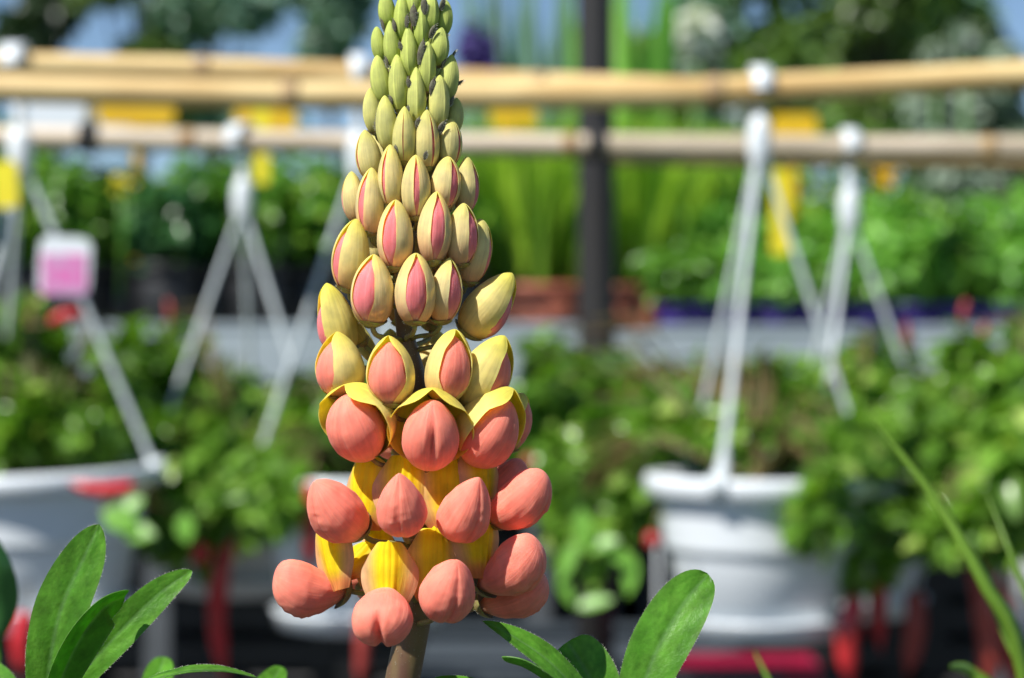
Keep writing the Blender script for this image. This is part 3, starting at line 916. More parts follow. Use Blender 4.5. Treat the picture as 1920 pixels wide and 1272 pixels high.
blossom('orange_flower', 1662, 335, 4.0, 26, 'yellow', 'small orange flower above the mounds at right', stem_y=480)
M['blossom'] = mat_foliage('white_blossom', (.75, .75, .75), (.85, .88, .85), None, trans=.2)
blossom('white_blossom', 1308, 52, 7.0, 46, 'blossom', 'large white blossom above the poles right of the post', 60, 560)
blossom('white_blossom', 1300, 118, 7.2, 52, 'fol_silver', 'pale grey seed head beneath the large white blossom', 60, 560)
blossom('silver_flower', 1752, 100, 7, 34, 'fol_silver', 'rounded silvery flower head at upper right, the left one', 60, 560)
blossom('silver_flower', 1808, 70, 7, 36, 'fol_silver', 'silvery flower head at upper right, the taller right one', 60, 560)
blossom('lilac_flower', 1176, 52, 6.5, 20, 'white', 'small pale lilac flower touching the right side of the post', 30, 560)
blossom('lilac_flower', 1380, 215, 6, 20, 'white', 'small pale lilac flower between the two bamboo poles at right', 30, 560)
blossom('lime_flower', 225, 345, 3.7, 20, 'lemon', 'small yellow bloom in the shrubs left of the second hanger', 24, 560)

# violet flower spires, out of focus behind the spike
for (x, y0, y1, w, lab) in [(884, 35, 150, 26, 'dark violet flower spire just right of the top of the spike'), (915, 60, 170, 14, 'thin bluish spire beside the dark violet one')]:
    d = 4.9; b0 = P(x, 700, d)
    root = empty('violet_spire', P(x, (y0 + y1) / 2, d), lab, 'flower spire'); mb = MB(); rs = random.Random(int(x))
    cloud(mb, (0, 0, 0), (w * K * d, w * K * d, (y1 - y0) / 2 * K * d), 260, .02, .015, hollow=.05, rs=rs)
    mb.build('florets', M['violet'], root)
    mb = MB(); mb.tube([(0, 0, 0), (0, 0, -(620 - (y0 + y1) / 2) * K * d)], .004, 6); mb.build('stem', M['fol_dark'], root)

# iris-like blades against the sky
for (x, d, lean, lab) in [(960, 5.4, -.02, 'left clump of sword-shaped leaves against the blue sky'), (1045, 5.5, .02, 'right clump of sword-shaped leaves beside the post'), (1185, 5.3, .0, 'sword-shaped leaves just right of the dark post')]:
    rs = random.Random(int(x)); b0 = P(x, 636, d); b0.z = 0
    root = empty('iris_plant', b0, lab, 'iris', 'clumps of sword-shaped leaves'); mb = MB()
    for _ in range(24):
        ang = rs.uniform(0, 6.28); zt = P(0, rs.uniform(-120, 150), d).z; ww = rs.uniform(.016, .028)
        o = Vector((math.cos(ang), math.sin(ang), 0)); b = o * rs.uniform(0, .07)
        tip = b + o * rs.uniform(.02, .13); tip.z = zt
        s = Vector((1, rs.uniform(-.5, .5), 0)).normalized() * ww
        m1 = b.lerp(tip, .5); m1.z = zt * .5; m2 = b.lerp(tip, .8); m2.z = zt * .85
        mb.add([b - s, b + s, m1 - s, m1 + s, m2 - s * .8, m2 + s * .8, tip], [(0, 1, 3, 2), (2, 3, 5, 4), (4, 5, 6)])
    mb.build('blades', M['fol_blue'] if x < 1100 else M['fol_mound'], root)

# translucent box standing behind the lower pole at the left
c = P(115, 222, 3.9); root = empty('plastic_box', c, 'pale translucent plastic box behind the lower pole at far left', 'box')
mb = MB(); mb.box((0, 0, 0), (.105, .10, .06)); mb.build('box_body', M['white'], root, smooth=False)
mb = MB(); mb.box((0, 0, .034), (.112, .107, .008)); mb.build('lid', M['white'], root, smooth=False)
mb = MB(); mb.tube([(0, 0, -.03), (0, .0, -.37)], .006, 8); mb.build('stand', M['strap'], root)

# white ball on a stick, added to give a bright blurred spot
c = P(1235, 680, 3.4); mb = MB(); rr = .010
mb.lathe([(max(.0003, rr * math.sin(R(a))), -rr * math.cos(R(a))) for a in range(0, 181, 15)], c, 20)
mb.tube([c, (c.x, c.y + .02, .3), (c.x, c.y + .02, .004)], .003, 6)
tag(mb.build('highlight_ball', M['white']), 'added white ball on a stick for the bright spot right of the post', 'highlight_ball')

# crimson tray on the low right bench
c = P(1345, 1262, 3.3); mb = MB()
root = empty('tray', (c.x, 3.12, .412), 'crimson plastic tray lying on the low bench at the bottom edge', 'tray')
mb.box((0, 0, .004), (.24, .12, .006)); mb.build('tray_floor', M['crimson'], root, smooth=False)
mb = MB()
for sx, sy, w, dd in [(-1, 0, .006, .12), (1, 0, .006, .12), (0, -1, .234, .006), (0, 1, .234, .006)]:
    mb.box((sx * .12, sy * .06, .018), (w, dd, .022))
mb.build('tray_wall', M['crimson'], root, smooth=False)

# ------------------------------------------------------------------ grass blades near the lens side
def grass_blade(mb, pts, w, o0):
    ctrl = [P(*p) - o0 for p in pts]; N_ = 24; rows = []
    for i in range(N_ + 1):
        t = i / N_ * (len(ctrl) - 1); k = min(int(t), len(ctrl) - 2); f = t - k
        p0 = ctrl[max(k - 1, 0)]; p1 = ctrl[k]; p2 = ctrl[k + 1]; p3 = ctrl[min(k + 2, len(ctrl) - 1)]
        c = .5 * ((2 * p1) + (p2 - p0) * f + (2 * p0 - 5 * p1 + 4 * p2 - p3) * f * f + (3 * p1 - p0 - 3 * p2 + p3) * f ** 3)
        v = i / N_; hw = w * .5 * K * pts[0][2] * (1 - .85 * v ** 2.5)
        tdir = (ctrl[min(k + 1, len(ctrl) - 1)] - ctrl[k]).normalized(); s = tdir.cross(Vector((.3, -1, .2))).normalized()
        n = s.cross(tdir)
        rows.append([c - s * hw, c - s * hw * .5 - n * hw * .25, c - n * hw * .4, c + s * hw * .5 - n * hw * .25, c + s * hw, c + n * hw * .1])
    mb.grid(rows, closed=True)


M['blade'] = mat_foliage('grass_blade', (.14, .27, .025), (.20, .36, .04), None, trans=.3)
o0 = P(1960, 636, .86); o0.z = 0
root = empty('grass_plant', o0, 'soft tall grass with one long arching blade at the lower right', 'grass')
for pts, w in [([(1990, 3500, .86), (1985, 2000, .86), (1925, 1290, .86), (1845, 1090, .86), (1750, 930, .87), (1636, 785, .88)], 40),
               ([(1995, 3500, .9), (2000, 1800, .9), (1960, 1250, .92), (1900, 1050, .93), (1850, 925, .95)], 24),
               ([(1985, 3500, .86), (1975, 1700, .86), (1935, 1330, .86), (1880, 1180, .88), (1850, 1120, .9)], 26),
               ([(1980, 3500, .86), (1750, 1800, .86), (1500, 1380, .87), (1450, 1290, .88), (1415, 1222, .9)], 22),
               ([(1985, 3500, .86), (1920, 1600, .86), (1870, 1330, .86), (1820, 1262, .86), (1782, 1250, .84)], 46)]:
    mb = MB(); grass_blade(mb, pts, w, o0); mb.build('blade', M['blade'], root)

# dark leaf poking in at the left edge
o0 = P(-60, 1300, .78); o0.z = 0
root = empty('broad_leaf_plant', o0, 'glossy dark leaf of a plant poking in at the left edge', 'plant')
mb = MB()
rows = []
for i in range(17):
    v = i / 16; yy = 1200 - 190 * v; ww = 42 * math.sin(math.pi * (v * .94 + .03)) ** .75
    c = P(-6 - 4 * v, yy, .78) - o0
    rows.append([c + Vector((u * ww * K * .78, -.004 * (1 - u * u) + .002 * math.sin(v * 6), 0)) for u in (-1, -.6, -.2, .2, .6, 1)])
mb.grid(rows); mb.build('leaf', M['fol_deep'], root)
mb = MB(); mb.tube([P(-6, 1200, .78) - o0, P(-20, 1500, .78) - o0, Vector((0, 0, 0))], .0018, 6); mb.build('stem', M['fol_dark'], root)

# ================================================================== THE LUPIN
PX = K * D0                                # metres per photo pixel at the spike
AX = [(-220, 781), (0, 777), (200, 775), (400, 771), (560, 752), (640, 762), (720, 782), (860, 783), (1000, 789), (1120, 785), (1272, 755), (1500, 730), (2600, 735)]
SR = [(-220, 2), (0, 8), (300, 12), (560, 15), (700, 20), (900, 27), (1100, 31), (1272, 33), (2600, 38)]
RR = [(-220, 14), (-60, 30), (0, 38), (200, 56), (350, 80), (480, 100), (620, 118), (760, 130), (960, 165), (1100, 185), (1272, 190)]
axis_x = lambda y: float(np.interp(y, [a for a, b in AX], [b for a, b in AX]))
stem_r = lambda y: float(np.interp(y, [a for a, b in SR], [b for a, b in SR]))
ring_r = lambda y: float(np.interp(y, [a for a, b in RR], [b for a, b in RR]))
Z = Vector((0, 0, 1))

lupin = empty('lupin', (P(735, 636, D0).x, D0, 0), 'tall lupin spike of salmon pink and yellow flowers, green buds at its top', 'lupin flower')
LO = tuple(lupin.location)

SALMON, ROSE = (.91, .25, .175), (.85, .22, .225)
CREAM, LEMON, PEACH = (.93, .83, .46), (.88, .84, .14), (.91, .54, .33)
GREEN, GREEN2 = (.70, .80, .22), (.56, .68, .12)
YEL, DUSK, ORANGE = (.98, .80, .015), (.88, .58, .32), (.86, .33, .12)


def frame(phi, e, roll):
    p, ee = R(phi), R(e)
    o = Vector((math.sin(p), -math.cos(p), 0))
    a = o * math.cos(ee) + Z * math.sin(ee)
    n = o * math.sin(ee) - Z * math.cos(ee)
    s = Vector((math.cos(p), math.sin(p), 0))
    m = Matrix.Rotation(R(roll), 3, 'Y')
    return m @ a, m @ n, m @ s, o


def rprof(t, p=.5, q=.75):
    tm = p / (p + q)
    return (max(t, 0) ** p * max(1 - t, 0) ** q) / (tm ** p * (1 - tm) ** q)


def center(cx, cy, phi, R_=None):
    rr = (ring_r(cy) if R_ is None else R_) * PX
    d = D0 - rr * math.cos(R(phi))
    return P(cx, cy, d)


def open_t(om, t, low=0, flare=0):
    return R(om) * (sstep(-.5, .15, t) if flare else sstep(-.1, .45 + low, t)) * (1 - .55 * sstep(.72, 1.0, t))


def wings(mb, b, a, n, s, L, w, dn, p=.5, q=.75, belly=.0, groove=.05, notch=0, seed=0, c_base=PEACH, c_mid=ROSE, rings=26, seg=36, wr=1.0, slit=0, wrk=.5, om=None):
    rows, cols, pvs = [], [], []
    for i in range(rings + 1):
        t = .5 - .5 * math.cos(math.pi * i / rings)
        rr = rprof(t, p, q)
        row, cr, pr = [], [], []
        for j in range(seg):
            th = 2 * math.pi * j / seg
            cs, sn = math.cos(th), math.sin(th)
            dd = min(abs(th), 2 * math.pi - abs(th))
            gr = 1 - groove * math.exp(-(dd / .16) ** 2) * (1.2 if t > .1 else 1)
            d2 = abs(th - math.pi)
            gr *= 1 - groove * 1.2 * math.exp(-(d2 / .2) ** 2)
            if om is not None:
                gr *= 1 - .09 * sstep(open_t(om, t) * .9 - .02, open_t(om, t) * 1.05 + .10, dd)
            if slit:
                gr *= 1 - slit * math.exp(-(dd / .07) ** 2) * math.exp(-((t - .55) / .2) ** 2)
            if om is None:
                sg = th if th < math.pi else th - 2 * math.pi
                gr *= 1 + .034 * (1 if sg > 0 else -1) * math.exp(-(sg / .35) ** 2) * sstep(.1, .3, t)
                gr *= 1 + .055 * wrk * noise.noise(Vector((sg * 2.0 + seed, t * 17, seed * 1.3))) * math.exp(-(sg / .30) ** 2) * sstep(.15, .35, t)
            ax = t * L - notch * L * t ** 5 * math.exp(-(sn * rr / .13) ** 2)
            pt = b + a * ax + s * (w * rr * sn * gr) + n * (dn * rr * cs * gr + belly * L * 4 * t * (1 - t))
            q3 = Vector((pt.x * 230, pt.y * 230, pt.z * 150 + seed * 3.1))
            q4 = Vector((pt.x * 210, pt.y * 210, pt.z * 120 + seed * 1.7))
            wn_ = noise.noise(q3) * .5 + noise.noise(q3 * 2.3) * .25 - 1.1 * wrk * (abs(noise.noise(q4)) - .2) 
            wr_l = math.exp(-(dd / .5) ** 2) * noise.noise(Vector((pt.x * 300, seed * 5.0, pt.z * 1100))) * .9
            off = (wn_ * .8 + wr_l * wrk * .7) * .00042 * wr * rr
            off += .00007 * wr * rr * noise.noise(Vector((math.sin(th) * 9, math.cos(th) * 9 + seed, t * 2.0)))
            pt = pt + (s * sn + n * cs) * off
            c = lerp(c_base, c_mid, sstep(.0, .35, t))
            c = lerp(c, tuple(x * 1.06 for x in c_mid), sstep(.6, 1, t))
            c = lerp(c, (c[0] * .93, c[1] * .78, c[2] * .8), .5 * math.exp(-(dd / .05) ** 2) * sstep(.05, .3, t))
            v = 1 + .07 * noise.noise(Vector((th * 7, t * 1.5, seed)))      # faint veins along the petal
            row.append(pt); cr.append((c[0], c[1] * v, c[2] * v)); pr.append((math.sin(th) * 7 + seed, math.cos(th) * 7, t * 1.6))
        rows.append(row); cols.append(cr); pvs.append(pr)
    mb.grid(rows, cols, closed=True, pv=pvs)


def wrap_banner(mb, b, a, n, s, L, w, dn, om, g=0.0, scale=1.07, p=.5, q=.72, belly=0.0, seed=0, low=0.0, flare=0.0, tip=1.05, rings=24, seg=30, yl=0.0, shift=0.0):
    """the folded banner petal round a bud, open by om degrees on either side of its outer seam"""
    th_in = .018
    outer, inner, co, ci, pvs = [], [], [], [], []
    for i in range(rings + 1):
        t = .5 - .5 * math.cos(math.pi * i / rings)
        rr = rprof(t, p, q)
        o_t = open_t(om, t, low, flare)
        ro, ri, c1, c2, pr = [], [], [], [], []
        for j in range(seg + 1):
            f = j / seg
            th = o_t + (2 * math.pi - 2 * o_t) * f + R(shift)
            edge = min(f, 1 - f)
            lip = 1 + (.005 + flare) * math.exp(-(edge / .035) ** 2) * (1 if om > 2 else 0)
            if om <= 2:
                lip = 1 + .07 * math.exp(-(edge / .02) ** 2)
            if flare:
                lip += flare * 1.1 * math.exp(-(edge / .22) ** 2)
            q3 = Vector((math.sin(th) * 2.2, t * 3.0, math.cos(th) * 2.2 + seed * 2.7))
            nz = 1.012 + .022 * noise.noise(q3) + .010 * noise.noise(Vector((th * 9, t * 2, seed)))
            sc = scale * lip * nz
            tt = t * L * tip - L * .015
            base = b + a * tt + n * (belly * L * 4 * t * (1 - t))
            dirv = s * (w * rr * math.sin(th)) + n * (dn * rr * math.cos(th))
            ro.append(base + dirv * sc)
            ri.append(base + dirv * (sc - (.022 if not flare else .03)) - a * L * .006)
            gcol = lerp(GREEN2, GREEN, sstep(0, .5, t))
            cc = lerp(PEACH, CREAM, sstep(.0, .55 if om > 12 else .3, t))
            cc = lerp(cc, LEMON, sstep(.62, 1.0, t) * (.55 + .45 * yl))
            cc = lerp(cc, LEMON, yl * .55)
            c = lerp(cc, gcol, g)
            c = lerp(c, tuple(min(1, x * 1.12 + .03) for x in c), math.exp(-(edge / .03) ** 2))
            v = 1 + .05 * noise.noise(Vector((th * 8, t * 1.2, seed + 9)))
            c = tuple(x * v for x in c)
            c1.append(c); c2.append(lerp(c, YEL, .6) if flare else c); pr.append((math.sin(th) * 6 + seed, math.cos(th) * 6, t * 1.6))  # inside of the hoods painted yellower, for sunlight coming through
        pvs.append(pr); outer.append(ro); inner.append(ri); co.append(c1); ci.append(c2)
    mb.grid(outer, co, flip=False, pv=pvs)
    mb.grid(inner, ci, flip=True, pv=pvs)
    for side in (0, -1):                                            # the petal's margin
        mb.grid([[r[side] for r in outer], [r[side] for r in inner]], [[c[side] for c in co], [c[side] for c in ci]], flip=(side == 0))


def calyx(mb, b, a, n, s, L, w, dn, p=.5, q=.75, top=.16, scale=1.07, g=0.0):
    rows, cols = [], []
    for i in range(9):
        t = top * i / 8
        rr = rprof(max(t, .0005), p, q)
        row, cr = [], []
        for j in range(20):
            th = 2 * math.pi * j / 20
            ext = 1 + (.5 * max(0, math.cos(th)) ** 4 + .5 * max(0, -math.cos(th)) ** 4) * (i / 8)
            tt = t * ext
            r2 = rprof(max(tt, .0005), p, q) * scale
            row.append(b + a * (tt * L - L * .03) + s * (w * r2 * math.sin(th)) + n * (dn * r2 * math.cos(th)))
        rows.append(row)
    mb.grid(rows, (1, 1, 1), closed=True)


def pedicel(mb, b, a, cy, phi, rad=4.0):
    ys = cy + 30
    st = P(axis_x(ys), ys, D0)
    o = Vector((math.sin(R(phi)), -math.cos(R(phi)), 0))
    st = st + o * stem_r(ys) * PX * .7
    pts = []
    c1 = st + o * (b - st).length * .45 + Z * (b - st).length * .15
    c2 = b - a * (b - st).length * .35
    for i in range(9):
        t = i / 8
        pts.append(st * (1 - t) ** 3 + c1 * 3 * t * (1 - t) ** 2 + c2 * 3 * t * t * (1 - t) + b * t ** 3)
    mb.tube(pts, rad * PX * 1.0, 8)


NB = [0]


def fuzz(mb, n_):
    """short pale hairs on the calyx and stalk"""
    fr = random.Random(NB[0] * 7 + 1)
    faces = [f for f in mb.f if len(f) == 4]
    mb.mi = 1
    for _ in range(n_):
        f = [Vector(mb.v[i]) for i in faces[fr.randrange(len(faces))]]
        nn = (f[1] - f[0]).cross(f[3] - f[0])
        if nn.length < 1e-12: continue
        nn.normalize()
        u, v = fr.random(), fr.random()
        p0 = (f[0] * (1 - u) + f[1] * u) * (1 - v) + (f[3] * (1 - u) + f[2] * u) * v
        for sg in (1, -1):
            d = (nn * sg + Vector((fr.uniform(-.6, .6), fr.uniform(-.6, .6), fr.uniform(-.3, .7)))).normalized()
            w_ = d.orthogonal().normalized() * .00003
            mb.add([p0 - w_, p0 + w_, p0 + d * fr.uniform(.0002, .0006)], [(0, 1, 2)])


def bud(cx, cy, w, h, phi, om=0, g=0.0, roll=0, e=80, dn=None, q=.67, p=.5, bscale=1.015, flare=0, yl=0.0, R_=None, tip=1.06,
        belly=.03, label=None, wc=ROSE, name='flower_bud', slit=0, shift=0, low=0, wscale=1.0):
    NB[0] += 1
    jr = random.Random(NB[0])
    w, h = w * jr.uniform(1.02, 1.13), h * jr.uniform(.94, 1.02)
    shift += jr.uniform(-6, 6) if om else 0
    a, n, s, o = frame(phi + jr.uniform(-3, 3), e + jr.uniform(-3, 3), roll + jr.uniform(-2.5, 2.5))
    p, q = p + jr.uniform(-.05, .06), q + jr.uniform(-.08, .08)
    hw = w / 2 * PX * 1.0
    dn_ = hw * (1.0 if dn is None else dn)
    L = 1.03 * h * PX / (max(.5, math.sin(R(e))) * 1.0)
    c = center(cx, cy, phi, R_)
    b = c - a * L * .48
    mb = MB()
    calyx(mb, b, a, n, s, L, hw * 1.0, dn_, top=.085 if om else .07)
    yb = 636 - (b.z - H) / (K * b.y)
    pedicel(mb, b, a, yb, phi, 4.5 if cy > 500 else 3.2)
    fuzz(mb, 110)
    root = mb.build(name, [M['calyx'], M['hair']], lupin, LO)
    if label: root['label'] = label
    mb = MB()
    k = wscale
    if flare: b = b + n * dn_ * .16 - a * L * .05
    wings(mb, b, a, n, s, L * .985, hw * (1.012 if om < 60 else .97) * k, dn_ * (1.012 if om < 60 else .97) * k, p, q, belly, .04 if om < 60 else .06, 0, NB[0], lerp(PEACH, wc, .4), wc, slit=slit, om=om if om < 60 else None, wrk=.25 if om < 60 else .6)
    mb.build('wing_petals', M['wing'], root, LO)
    if flare: b = b - n * dn_ * .16 + a * L * .05
    mb = MB()
    wrap_banner(mb, b, a, n, s, L, hw, dn_, om, g, bscale, p, q, belly, NB[0], flare=flare, tip=tip, yl=yl, shift=shift, low=low)
    mb.build('banner_petal', M['banner'], root, LO)
    return root


def open_banner(mb, cx, cy, w, h, phi, lean=0, tilt=96, sweep=.55, R_=90, seed=0, strip=.26, stripx=0.0, yel=YEL, edge=DUSK):
    """an upright opened banner: a flat ridged strip in the middle, the halves swept back"""
    a, n, s, o = frame(phi, tilt, lean)
    c = center(cx, cy, phi, R_)
    W, L = w / 2 * PX, h * PX
    b = c - a * L * .5
    N_, Mm = 26, 40
    fr, bk, cf, pvs = [], [], [], []
    for i in range(N_ + 1):
        v = i / N_
        wv = .25 + .75 * math.sin(math.pi * min(1, (v + .10) * .62)) ** .9
        if v > .80:
            wv *= 1 - .20 * ((v - .80) / .20) ** 2
        r1, r2, cc, pr = [], [], [], []
        for j in range(Mm + 1):
            u = -1 + 2 * j / Mm
            pr.append((u * 12, seed * 3.3, v * 1.4))
            au = abs(u - stripx)
            back = sweep * W * max(0, abs(u) - strip * .8) ** 1.25
            ridge = .07 * W * (1 - sstep(strip * .8, strip * 1.25, au)) * sstep(.05, .3, v) + .035 * W * math.exp(-(au / .07) ** 2) \
                - .025 * W * math.exp(-((au - strip * .55) / .06) ** 2)
            topn = v * L * (1 - .26 * (max(0, abs(u) - .45) / .55) ** 2) - .03 * L * sstep(.85, 1, v) * math.exp(-(u / .06) ** 2) * -1
            z = .0003 * noise.noise(Vector((u * 3, v * 3, seed * 2.2)))
            pt = b + a * topn + s * (W * wv * u) + n * (ridge - back + z - .10 * W * v * v * 2)
            r1.append(pt); r2.append(pt - n * .00028)
            c_ = lerp(yel, edge, sstep(strip * 1.15, .92, abs(u)))
            c_ = lerp(c_, ORANGE, (1 - sstep(.08, .30, v)) * .9)
            c_ = lerp(c_, (c_[0] * 1.02, min(1, c_[1] * 1.1), c_[2]), sstep(.88, 1, v))
            vv = 1 + .05 * noise.noise(Vector((u * 9, v * 1.5, seed)))
            cc.append(tuple(x * vv for x in c_))
        fr.append(r1); bk.append(r2); cf.append(cc); pvs.append(pr)
    mb.grid(fr, cf, pv=pvs); mb.grid(bk, cf, flip=True, pv=pvs)
    for side in (0, -1):
        mb.grid([[r[side] for r in fr], [r[side] for r in bk]], [[c[side] for c in cf]] * 2)
    mb.grid([fr[-1], bk[-1]], [cf[-1], cf[-1]])
    return b


def flower(wg, bn, label=None):
    """an open flower: swollen wings in front of an erect banner.  wg / bn: dicts in photo pixels"""
    NB[0] += 1
    cx, cy, w, L, phi, e = wg['c'][0], wg['c'][1], wg['w'], wg['L'], wg['phi'], wg['e']
    a, n, s, o = frame(phi, e, wg.get('roll', 0))
    hw, dn_, L_ = w / 2 * PX, wg['h'] / 2 * PX, L * PX
    c = center(cx, cy, phi, wg.get('R', ring_r(cy)))
    b = c - a * L_ * .5 - n * wg.get('belly', .08) * L_ * .8
    root_mb = MB()
    calyx(root_mb, b, a, n, s, L_, hw * (.8 if e > 0 else .3), dn_ * (.8 if e > 0 else .3), top=.12 if e > 0 else .05)
    yb = 636 - (b.z - H) / (K * b.y)
    pedicel(root_mb, b, a, yb - 8, phi, 5)
    fuzz(root_mb, 110)
    root = root_mb.build('flower', [M['calyx'], M['hair']], lupin, LO)
    if label: root['label'] = label
    mb = MB()
    wings(mb, b, a, n, s, L_, hw, dn_, wg.get('p', .5), wg.get('q', .6), wg.get('belly', .08), wg.get('groove', .07), wg.get('notch', 0), NB[0],
          lerp(PEACH, SALMON, .5), SALMON, wr=1.3, wrk=1.0, slit=wg.get('slit', 0), rings=50, seg=80)
    mb.build('wing_petals', M['wing'], root, LO)
    if bn:
        mb = MB()
        open_banner(mb, bn['c'][0], bn['c'][1], bn['w'], bn['h'], bn.get('phi', phi), bn.get('lean', 0), bn.get('tilt', 96),
                    bn.get('sweep', .55), bn.get('R', 70), NB[0], bn.get('strip', .26), bn.get('sx', 0), bn.get('yel', YEL), bn.get('edge', DUSK))
        mb.build('banner_petal', M['banner'], root, LO)
    return root


# ---- stem, with its fine hairs
mb = MB()
ys = [-235, -180, -100, 0, 100, 200, 300, 400, 480, 560, 600, 640, 680, 720, 790, 860, 930, 1000, 1060, 1120, 1200, 1272, 1380, 1500, 1800, 2400, 3600, (H / (K * D0)) + 630]
mb.tube([P(axis_x(y), y, D0) for y in ys], [stem_r(y) * PX for y in ys], 20)
mb.mi = 1
for _ in range(1500):
    y = rnd.uniform(500, 1420); th = rnd.uniform(0, 2 * math.pi)
    c = P(axis_x(y), y, D0); o = Vector((math.sin(th), -math.cos(th), 0))
    p0 = c + o * stem_r(y) * PX * .98
    d = (o + Vector((rnd.uniform(-.5, .5), rnd.uniform(-.5, .5), rnd.uniform(-.3, .9)))).normalized()
    q_ = d.cross(Z).normalized() * .00005
    mb.add([p0 - q_, p0 + q_, p0 + d * rnd.uniform(.0005, .0011)], [(0, 1, 2)])
mb.build('stem', [M['stem'], M['hair']], lupin, LO)

# ---- buds, top of the spike downwards: centre x, y, width, height, angle round the stem, ...
G = lambda *a, **k: bud(*a, **dict(dict(om=0, bscale=1.02, e=82), **k))
for a_ in [
    (727, 22, 31, 66, -50, 1.0), (755, 38, 28, 80, -14, 1.0), (775, 10, 27, 58, -2, 1.0), (789, 57, 28, 82, 14, 1.0),
    (806, 30, 29, 70, 32, 1.0), (832, 37, 27, 64, 62, 1.0), (712, 87, 26, 66, -66, .95), (736, 87, 30, 80, -32, .95),
    (768, 103, 31, 94, -5, .9), (822, 92, 34, 72, 45, .9), (800, 132, 30, 92, 18, .85), (716, 154, 35, 86, -52, .8),
    (748, 162, 34, 100, -20, .75), (781, 184, 34, 98, 5, .7), (838, 150, 36, 88, 62, .75), (821, 198, 38, 98, 34, .55),
    (700, 212, 32, 80, -62, .5), (727, 237, 39, 98, -32, .5), (851, 222, 28, 66, 76, .5)]:
    G(a_[0], a_[1], a_[2], a_[3], a_[4], g=a_[5])
# above the frame
for i in range(26):
    y = -20 - i * 7.2
    ph = i * 137.5
    k = 1 - i / 34
    rr = ring_r(y)
    G(axis_x(y) + math.sin(R(ph)) * rr, y, 27 * k, 66 * k, ((ph + 180) % 360) - 180, g=1.0, e=84, R_=rr)
B = bud
B(759, 259, 40, 102, -8, 3, .42, roll=1)
B(800, 268, 43, 106, 20, 7, .25, roll=-2, shift=14)
B(842, 273, 41, 88, 52, 8, .25)
B(693, 294, 47, 88, -55, 7, .22)
B(734, 336, 44, 112, -22, 9, .12, shift=-10)
B(780, 357, 51, 113, 2, 12, .08, roll=-1, shift=5)
B(834, 350, 49, 100, 36, 17, .08, roll=3)
B(872, 352, 43, 98, 62, 18, .15, roll=-3)
B(666, 374, 40, 94, -78, 15, .15)
B(696, 384, 51, 114, -40, 14, .05, roll=5, shift=8)
B(742, 447, 58, 122, -14, 25, .0, shift=-4)
B(814, 434, 61, 126, 18, 25, .0, roll=3, shift=2)
B(864, 446, 56, 114, 46, 26, .02, roll=-4)
B(888, 478, 56, 114, 70, 18, .05, roll=4)
B(703, 463, 38, 66, -100, 10, .2)
B(660, 487, 64, 122, -48, 16, .0, roll=14, yl=.5, tip=1.1)
B(700, 549, 70, 126, -24, 36, .0, roll=4, shift=-6)
B(779, 547, 69, 126, 1, 31, .0, shift=0)
B(834, 550, 56, 114, 40, 30, .0, roll=-3)
B(911, 578, 80, 126, 76, 38, .0, roll=20, e=72, yl=.6, tip=1.12, dn=1.0)
B(634, 612, 66, 108, -72, 44, .0, roll=8, e=66, yl=.9, tip=1.2, dn=1.1)
B(655, 604, 40, 100, -92, 16, .0, roll=-20, e=74, yl=1.0, tip=1.2)
B(684, 640, 30, 88, -110, 30, .3, roll=-8, e=70, yl=.8)
B(640, 692, 82, 116, -50, 44, .0, roll=2, e=78, yl=.55, tip=1.1, wc=SALMON)
B(733, 704, 78, 120, -10, 56, .0, yl=.6, tip=1.1, wc=SALMON)
B(840, 694, 80, 122, 28, 47, .0, roll=4, yl=.55, tip=1.1, wc=SALMON)
B(906, 705, 92, 132, 58, 40, .0, roll=14, e=72, yl=.75, tip=1.1, wc=SALMON)
B(806, 690, 40, 90, 150, 30, .2, yl=.5)
# opening flowers: the banner a hood round the wings
B(672, 794, 104, 124, -30, 84, .0, roll=-6, e=66, bscale=1.25, flare=.05, yl=.85, tip=1.08, wc=SALMON, name='flower', q=.6, R_=110, dn=.95, wscale=.97)
B(807, 806, 106, 126, 5, 88, .0, roll=0, e=64, bscale=1.25, flare=.05, yl=.85, tip=1.08, wc=SALMON, name='flower', q=.6, R_=125, slit=.28, wscale=.95)
B(916, 800, 100, 124, 46, 70, .0, roll=14, e=62, bscale=1.13, flare=.03, yl=.85, tip=1.1, wc=SALMON, name='flower', q=.6, R_=110, dn=1.05, wscale=1.0)
B(963, 796, 56, 106, 84, 60, .0, roll=0, e=76, yl=.5, wc=SALMON, name='flower', q=.55)
B(880, 790, 50, 84, 140, 50, .0, yl=.4, wc=SALMON)
# open flowers
F = flower
F(dict(c=(631, 961), w=98, h=102, L=148, phi=-42, e=50, roll=-10, q=.66, p=.6), dict(c=(676, 926), w=124, h=136, phi=-34, lean=-3, R=75, sx=-.3, sweep=.6))
F(dict(c=(752, 948), w=92, h=88, L=134, phi=-3, e=55, q=.85, R=185), dict(c=(755, 922), w=120, h=134, phi=-3, R=105))
F(dict(c=(875, 956), w=94, h=98, L=142, phi=32, e=52, roll=4, q=.8, R=175), dict(c=(843, 928), w=122, h=134, phi=22, R=100, sx=.3, lean=4))
F(dict(c=(974, 942), w=88, h=94, L=148, phi=64, e=42, roll=4, q=.5, p=.62, groove=.05), dict(c=(912, 893), w=112, h=130, phi=46, R=80, lean=6, sweep=.4))
F(dict(c=(952, 903), w=74, h=70, L=96, phi=100, e=44, q=.5), None)
F(dict(c=(583, 1107), w=84, h=104, L=146, phi=-70, e=24, roll=-12, q=.42, p=.85, belly=.10, groove=.05), dict(c=(616, 1042), w=92, h=132, phi=-34, lean=-20, R=100, sweep=.35, tilt=100))
F(dict(c=(655, 1075), w=60, h=60, L=80, phi=-118, e=40, q=.6), dict(c=(660, 1044), w=84, h=72, phi=-40, R=30, tilt=110, lean=25))
